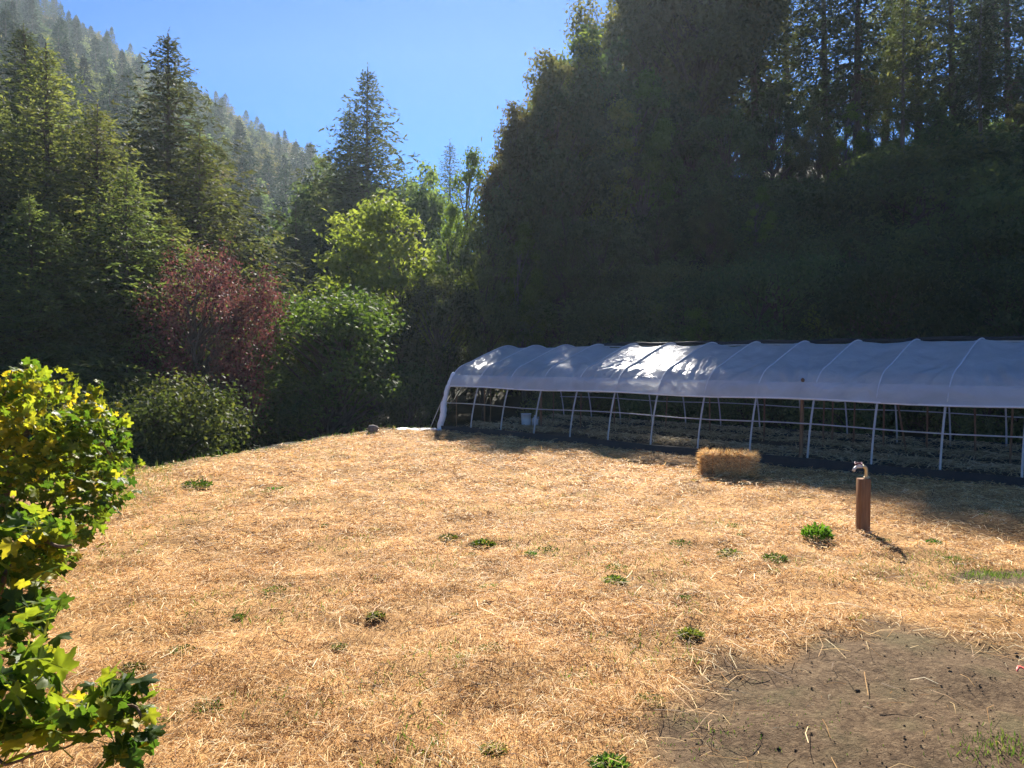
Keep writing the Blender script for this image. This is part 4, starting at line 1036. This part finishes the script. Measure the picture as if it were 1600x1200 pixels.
A = lambda px, py, Y: tuple(at(px, py, Y))
grape_vine('grape_vine', 'big yellow and green grape vine at the left edge of the field', (-4.3, 6.2),
           [(A(35, 660, 6.2), (.62, .6, .36), 420, .135, .74), (A(110, 700, 6.4), (.42, .6, .42), 380, .13, .52), (A(20, 600, 6.3), (.28, .4, .17), 70, .135, .72), (A(95, 600, 6.4), (.10, .3, .14), 16, .12, .55),
            (A(60, 770, 6.0), (.72, .7, .36), 420, .125, .42), (A(150, 655, 6.6), (.22, .4, .16), 55, .125, .62), (A(185, 735, 7.0), (.18, .4, .14), 50, .11, .4), (A(150, 605, 6.5), (.05, .1, .10), 9, .12, .6), (A(50, 575, 6.2), (.06, .1, .09), 9, .12, .6), (A(190, 690, 6.8), (.06, .1, .08), 8, .12, .5), (A(165, 765, 6.3), (.2, .3, .2), 70, .12, .4), (A(100, 830, 5.6), (.3, .3, .2), 90, .12, .4), (A(-60, 720, 6.0), (.6, .6, .6), 240, .135, .45), (A(20, 850, 5.6), (.5, .5, .3), 200, .12, .3)],
           [([(-4.3, 6.2, -.1), (-4.25, 6.1, .6), A(20, 720, 6.1), A(60, 640, 6.2), A(100, 595, 6.4)], .035), ([(-4.3, 6.2, .3), A(100, 760, 6.2), A(160, 690, 6.5), A(190, 735, 6.9)], .014),
            ([(-4.25, 6.1, .6), A(-20, 660, 6.1), A(20, 580, 6.2)], .014)])
grape_vine('grape_vine', 'near grape vine with large drooping leaves at the left edge', (-2.95, 3.9),
           [(A(20, 860, 3.9), (.26, .3, .20), 120, .14, .46), (A(60, 835, 3.9), (.14, .25, .16), 40, .14, .45), (A(5, 960, 3.6), (.16, .25, .18), 60, .14, .18), (A(-80, 900, 3.8), (.3, .35, .4), 120, .14, .3), (A(70, 900, 3.7), (.07, .15, .11), 12, .13, .4), (A(122, 862, 3.7), (.01, .01, .01), 1, .13, .78)],
           [([(-2.95, 3.9, -.1), (-2.9, 3.9, .5), A(10, 900, 3.8), A(60, 850, 3.9), A(110, 850, 3.75)], .02), ([(-2.9, 3.9, .5), A(-30, 960, 3.6), A(25, 1000, 3.5)], .012)])
grape_vine('grape_vine', 'low grape vine shoot with bright leaves in the bottom left corner', (-2.05, 2.55),
           [(A(40, 1065, 2.55), (.16, .2, .10), 34, .135, .42), (A(185, 1105, 2.6), (.12, .16, .10), 40, .11, .34), (A(110, 1120, 2.55), (.20, .18, .08), 36, .12, .36), (A(10, 1140, 2.5), (.13, .18, .1), 34, .125, .36), (A(30, 1000, 3.0), (.15, .2, .10), 34, .125, .3), (A(60, 950, 3.3), (.06, .15, .07), 10, .12, .4), (A(205, 1165, 2.6), (.08, .12, .06), 26, .10, .12), (A(170, 1075, 2.7), (.07, .1, .05), 12, .09, .45), (A(-60, 1100, 2.5), (.2, .2, .15), 60, .13, .3)],
           [([(-2.05, 2.55, -.05), (-2.0, 2.55, .4), A(-40, 1130, 2.55), A(60, 1160, 2.5), A(120, 1130, 2.55), A(200, 1100, 2.6), A(235, 1130, 2.6)], .012), ([A(-40, 1180, 2.5), A(40, 1190, 2.45), A(130, 1150, 2.5)], .007)])

# ------------------------------------------------------------------ air, light, camera
HAZE = 0.00028
if HAZE:
    mb = MB(); mb.box((0, -60, 66), (720, 880, 172)); hz = mb.build('haze', None)
    m, nt, out = mat('haze_air')
    pv = nd(nt, 'ShaderNodeVolumePrincipled', Density=HAZE, Anisotropy=.45); pv.inputs['Color'].default_value = (.70, .86, 1, 1)
    nt.links.new(pv.outputs[0], out.inputs['Volume']); hz.data.materials.append(m)
    tag(hz, 'thin bluish haze filling the valley air', 'haze', kind='stuff')

w = bpy.data.worlds.new('World'); bpy.context.scene.world = w; w.use_nodes = True
nt = w.node_tree; bg = nt.nodes['Background']
sky = nt.nodes.new('ShaderNodeTexSky'); sky.sky_type = 'NISHITA'; sky.sun_disc = False
sky.sun_elevation = SUN_EL; sky.sun_rotation = SUN_AZ; sky.air_density = .85; sky.dust_density = 0.0; sky.ozone_density = 4.0; sky.altitude = 1200
hs = nt.nodes.new('ShaderNodeHueSaturation'); hs.inputs['Saturation'].default_value = 1.35; hs.inputs['Hue'].default_value = .51
nt.links.new(sky.outputs[0], hs.inputs['Color']); nt.links.new(hs.outputs[0], bg.inputs[0]); bg.inputs[1].default_value = .055

l = bpy.data.lights.new('sun', 'SUN'); l.energy = 5.0; l.angle = math.radians(.53); l.color = (1, .93, .82)
lo = bpy.data.objects.new('sun', l); C.objects.link(lo)
sd = Vector((math.sin(SUN_AZ)*math.cos(SUN_EL), math.cos(SUN_AZ)*math.cos(SUN_EL), math.sin(SUN_EL)))
lo.rotation_euler = sd.to_track_quat('Z', 'Y').to_euler(); lo.location = (0, 0, 60)

cam = bpy.data.cameras.new('camera'); cam.sensor_width = 36; cam.lens = FPX/1600*36; cam.clip_end = 3000; cam.clip_start = .05
co = bpy.data.objects.new('camera', cam); C.objects.link(co); co.location = (0, 0, CAM_H); co.rotation_euler = (math.pi/2-PITCH, 0, 0)
sc = bpy.context.scene; sc.camera = co
sc.view_settings.view_transform = 'Standard'; sc.view_settings.look = 'None'; sc.view_settings.gamma = 1; sc.view_settings.exposure = 1.55
cy = sc.cycles; cy.use_denoising = True; cy.max_bounces = 10; cy.transparent_max_bounces = 12; cy.diffuse_bounces = 5; cy.transmission_bounces = 6; cy.volume_bounces = 1
cy.sample_clamp_indirect = 6
print('trees', tree_n)
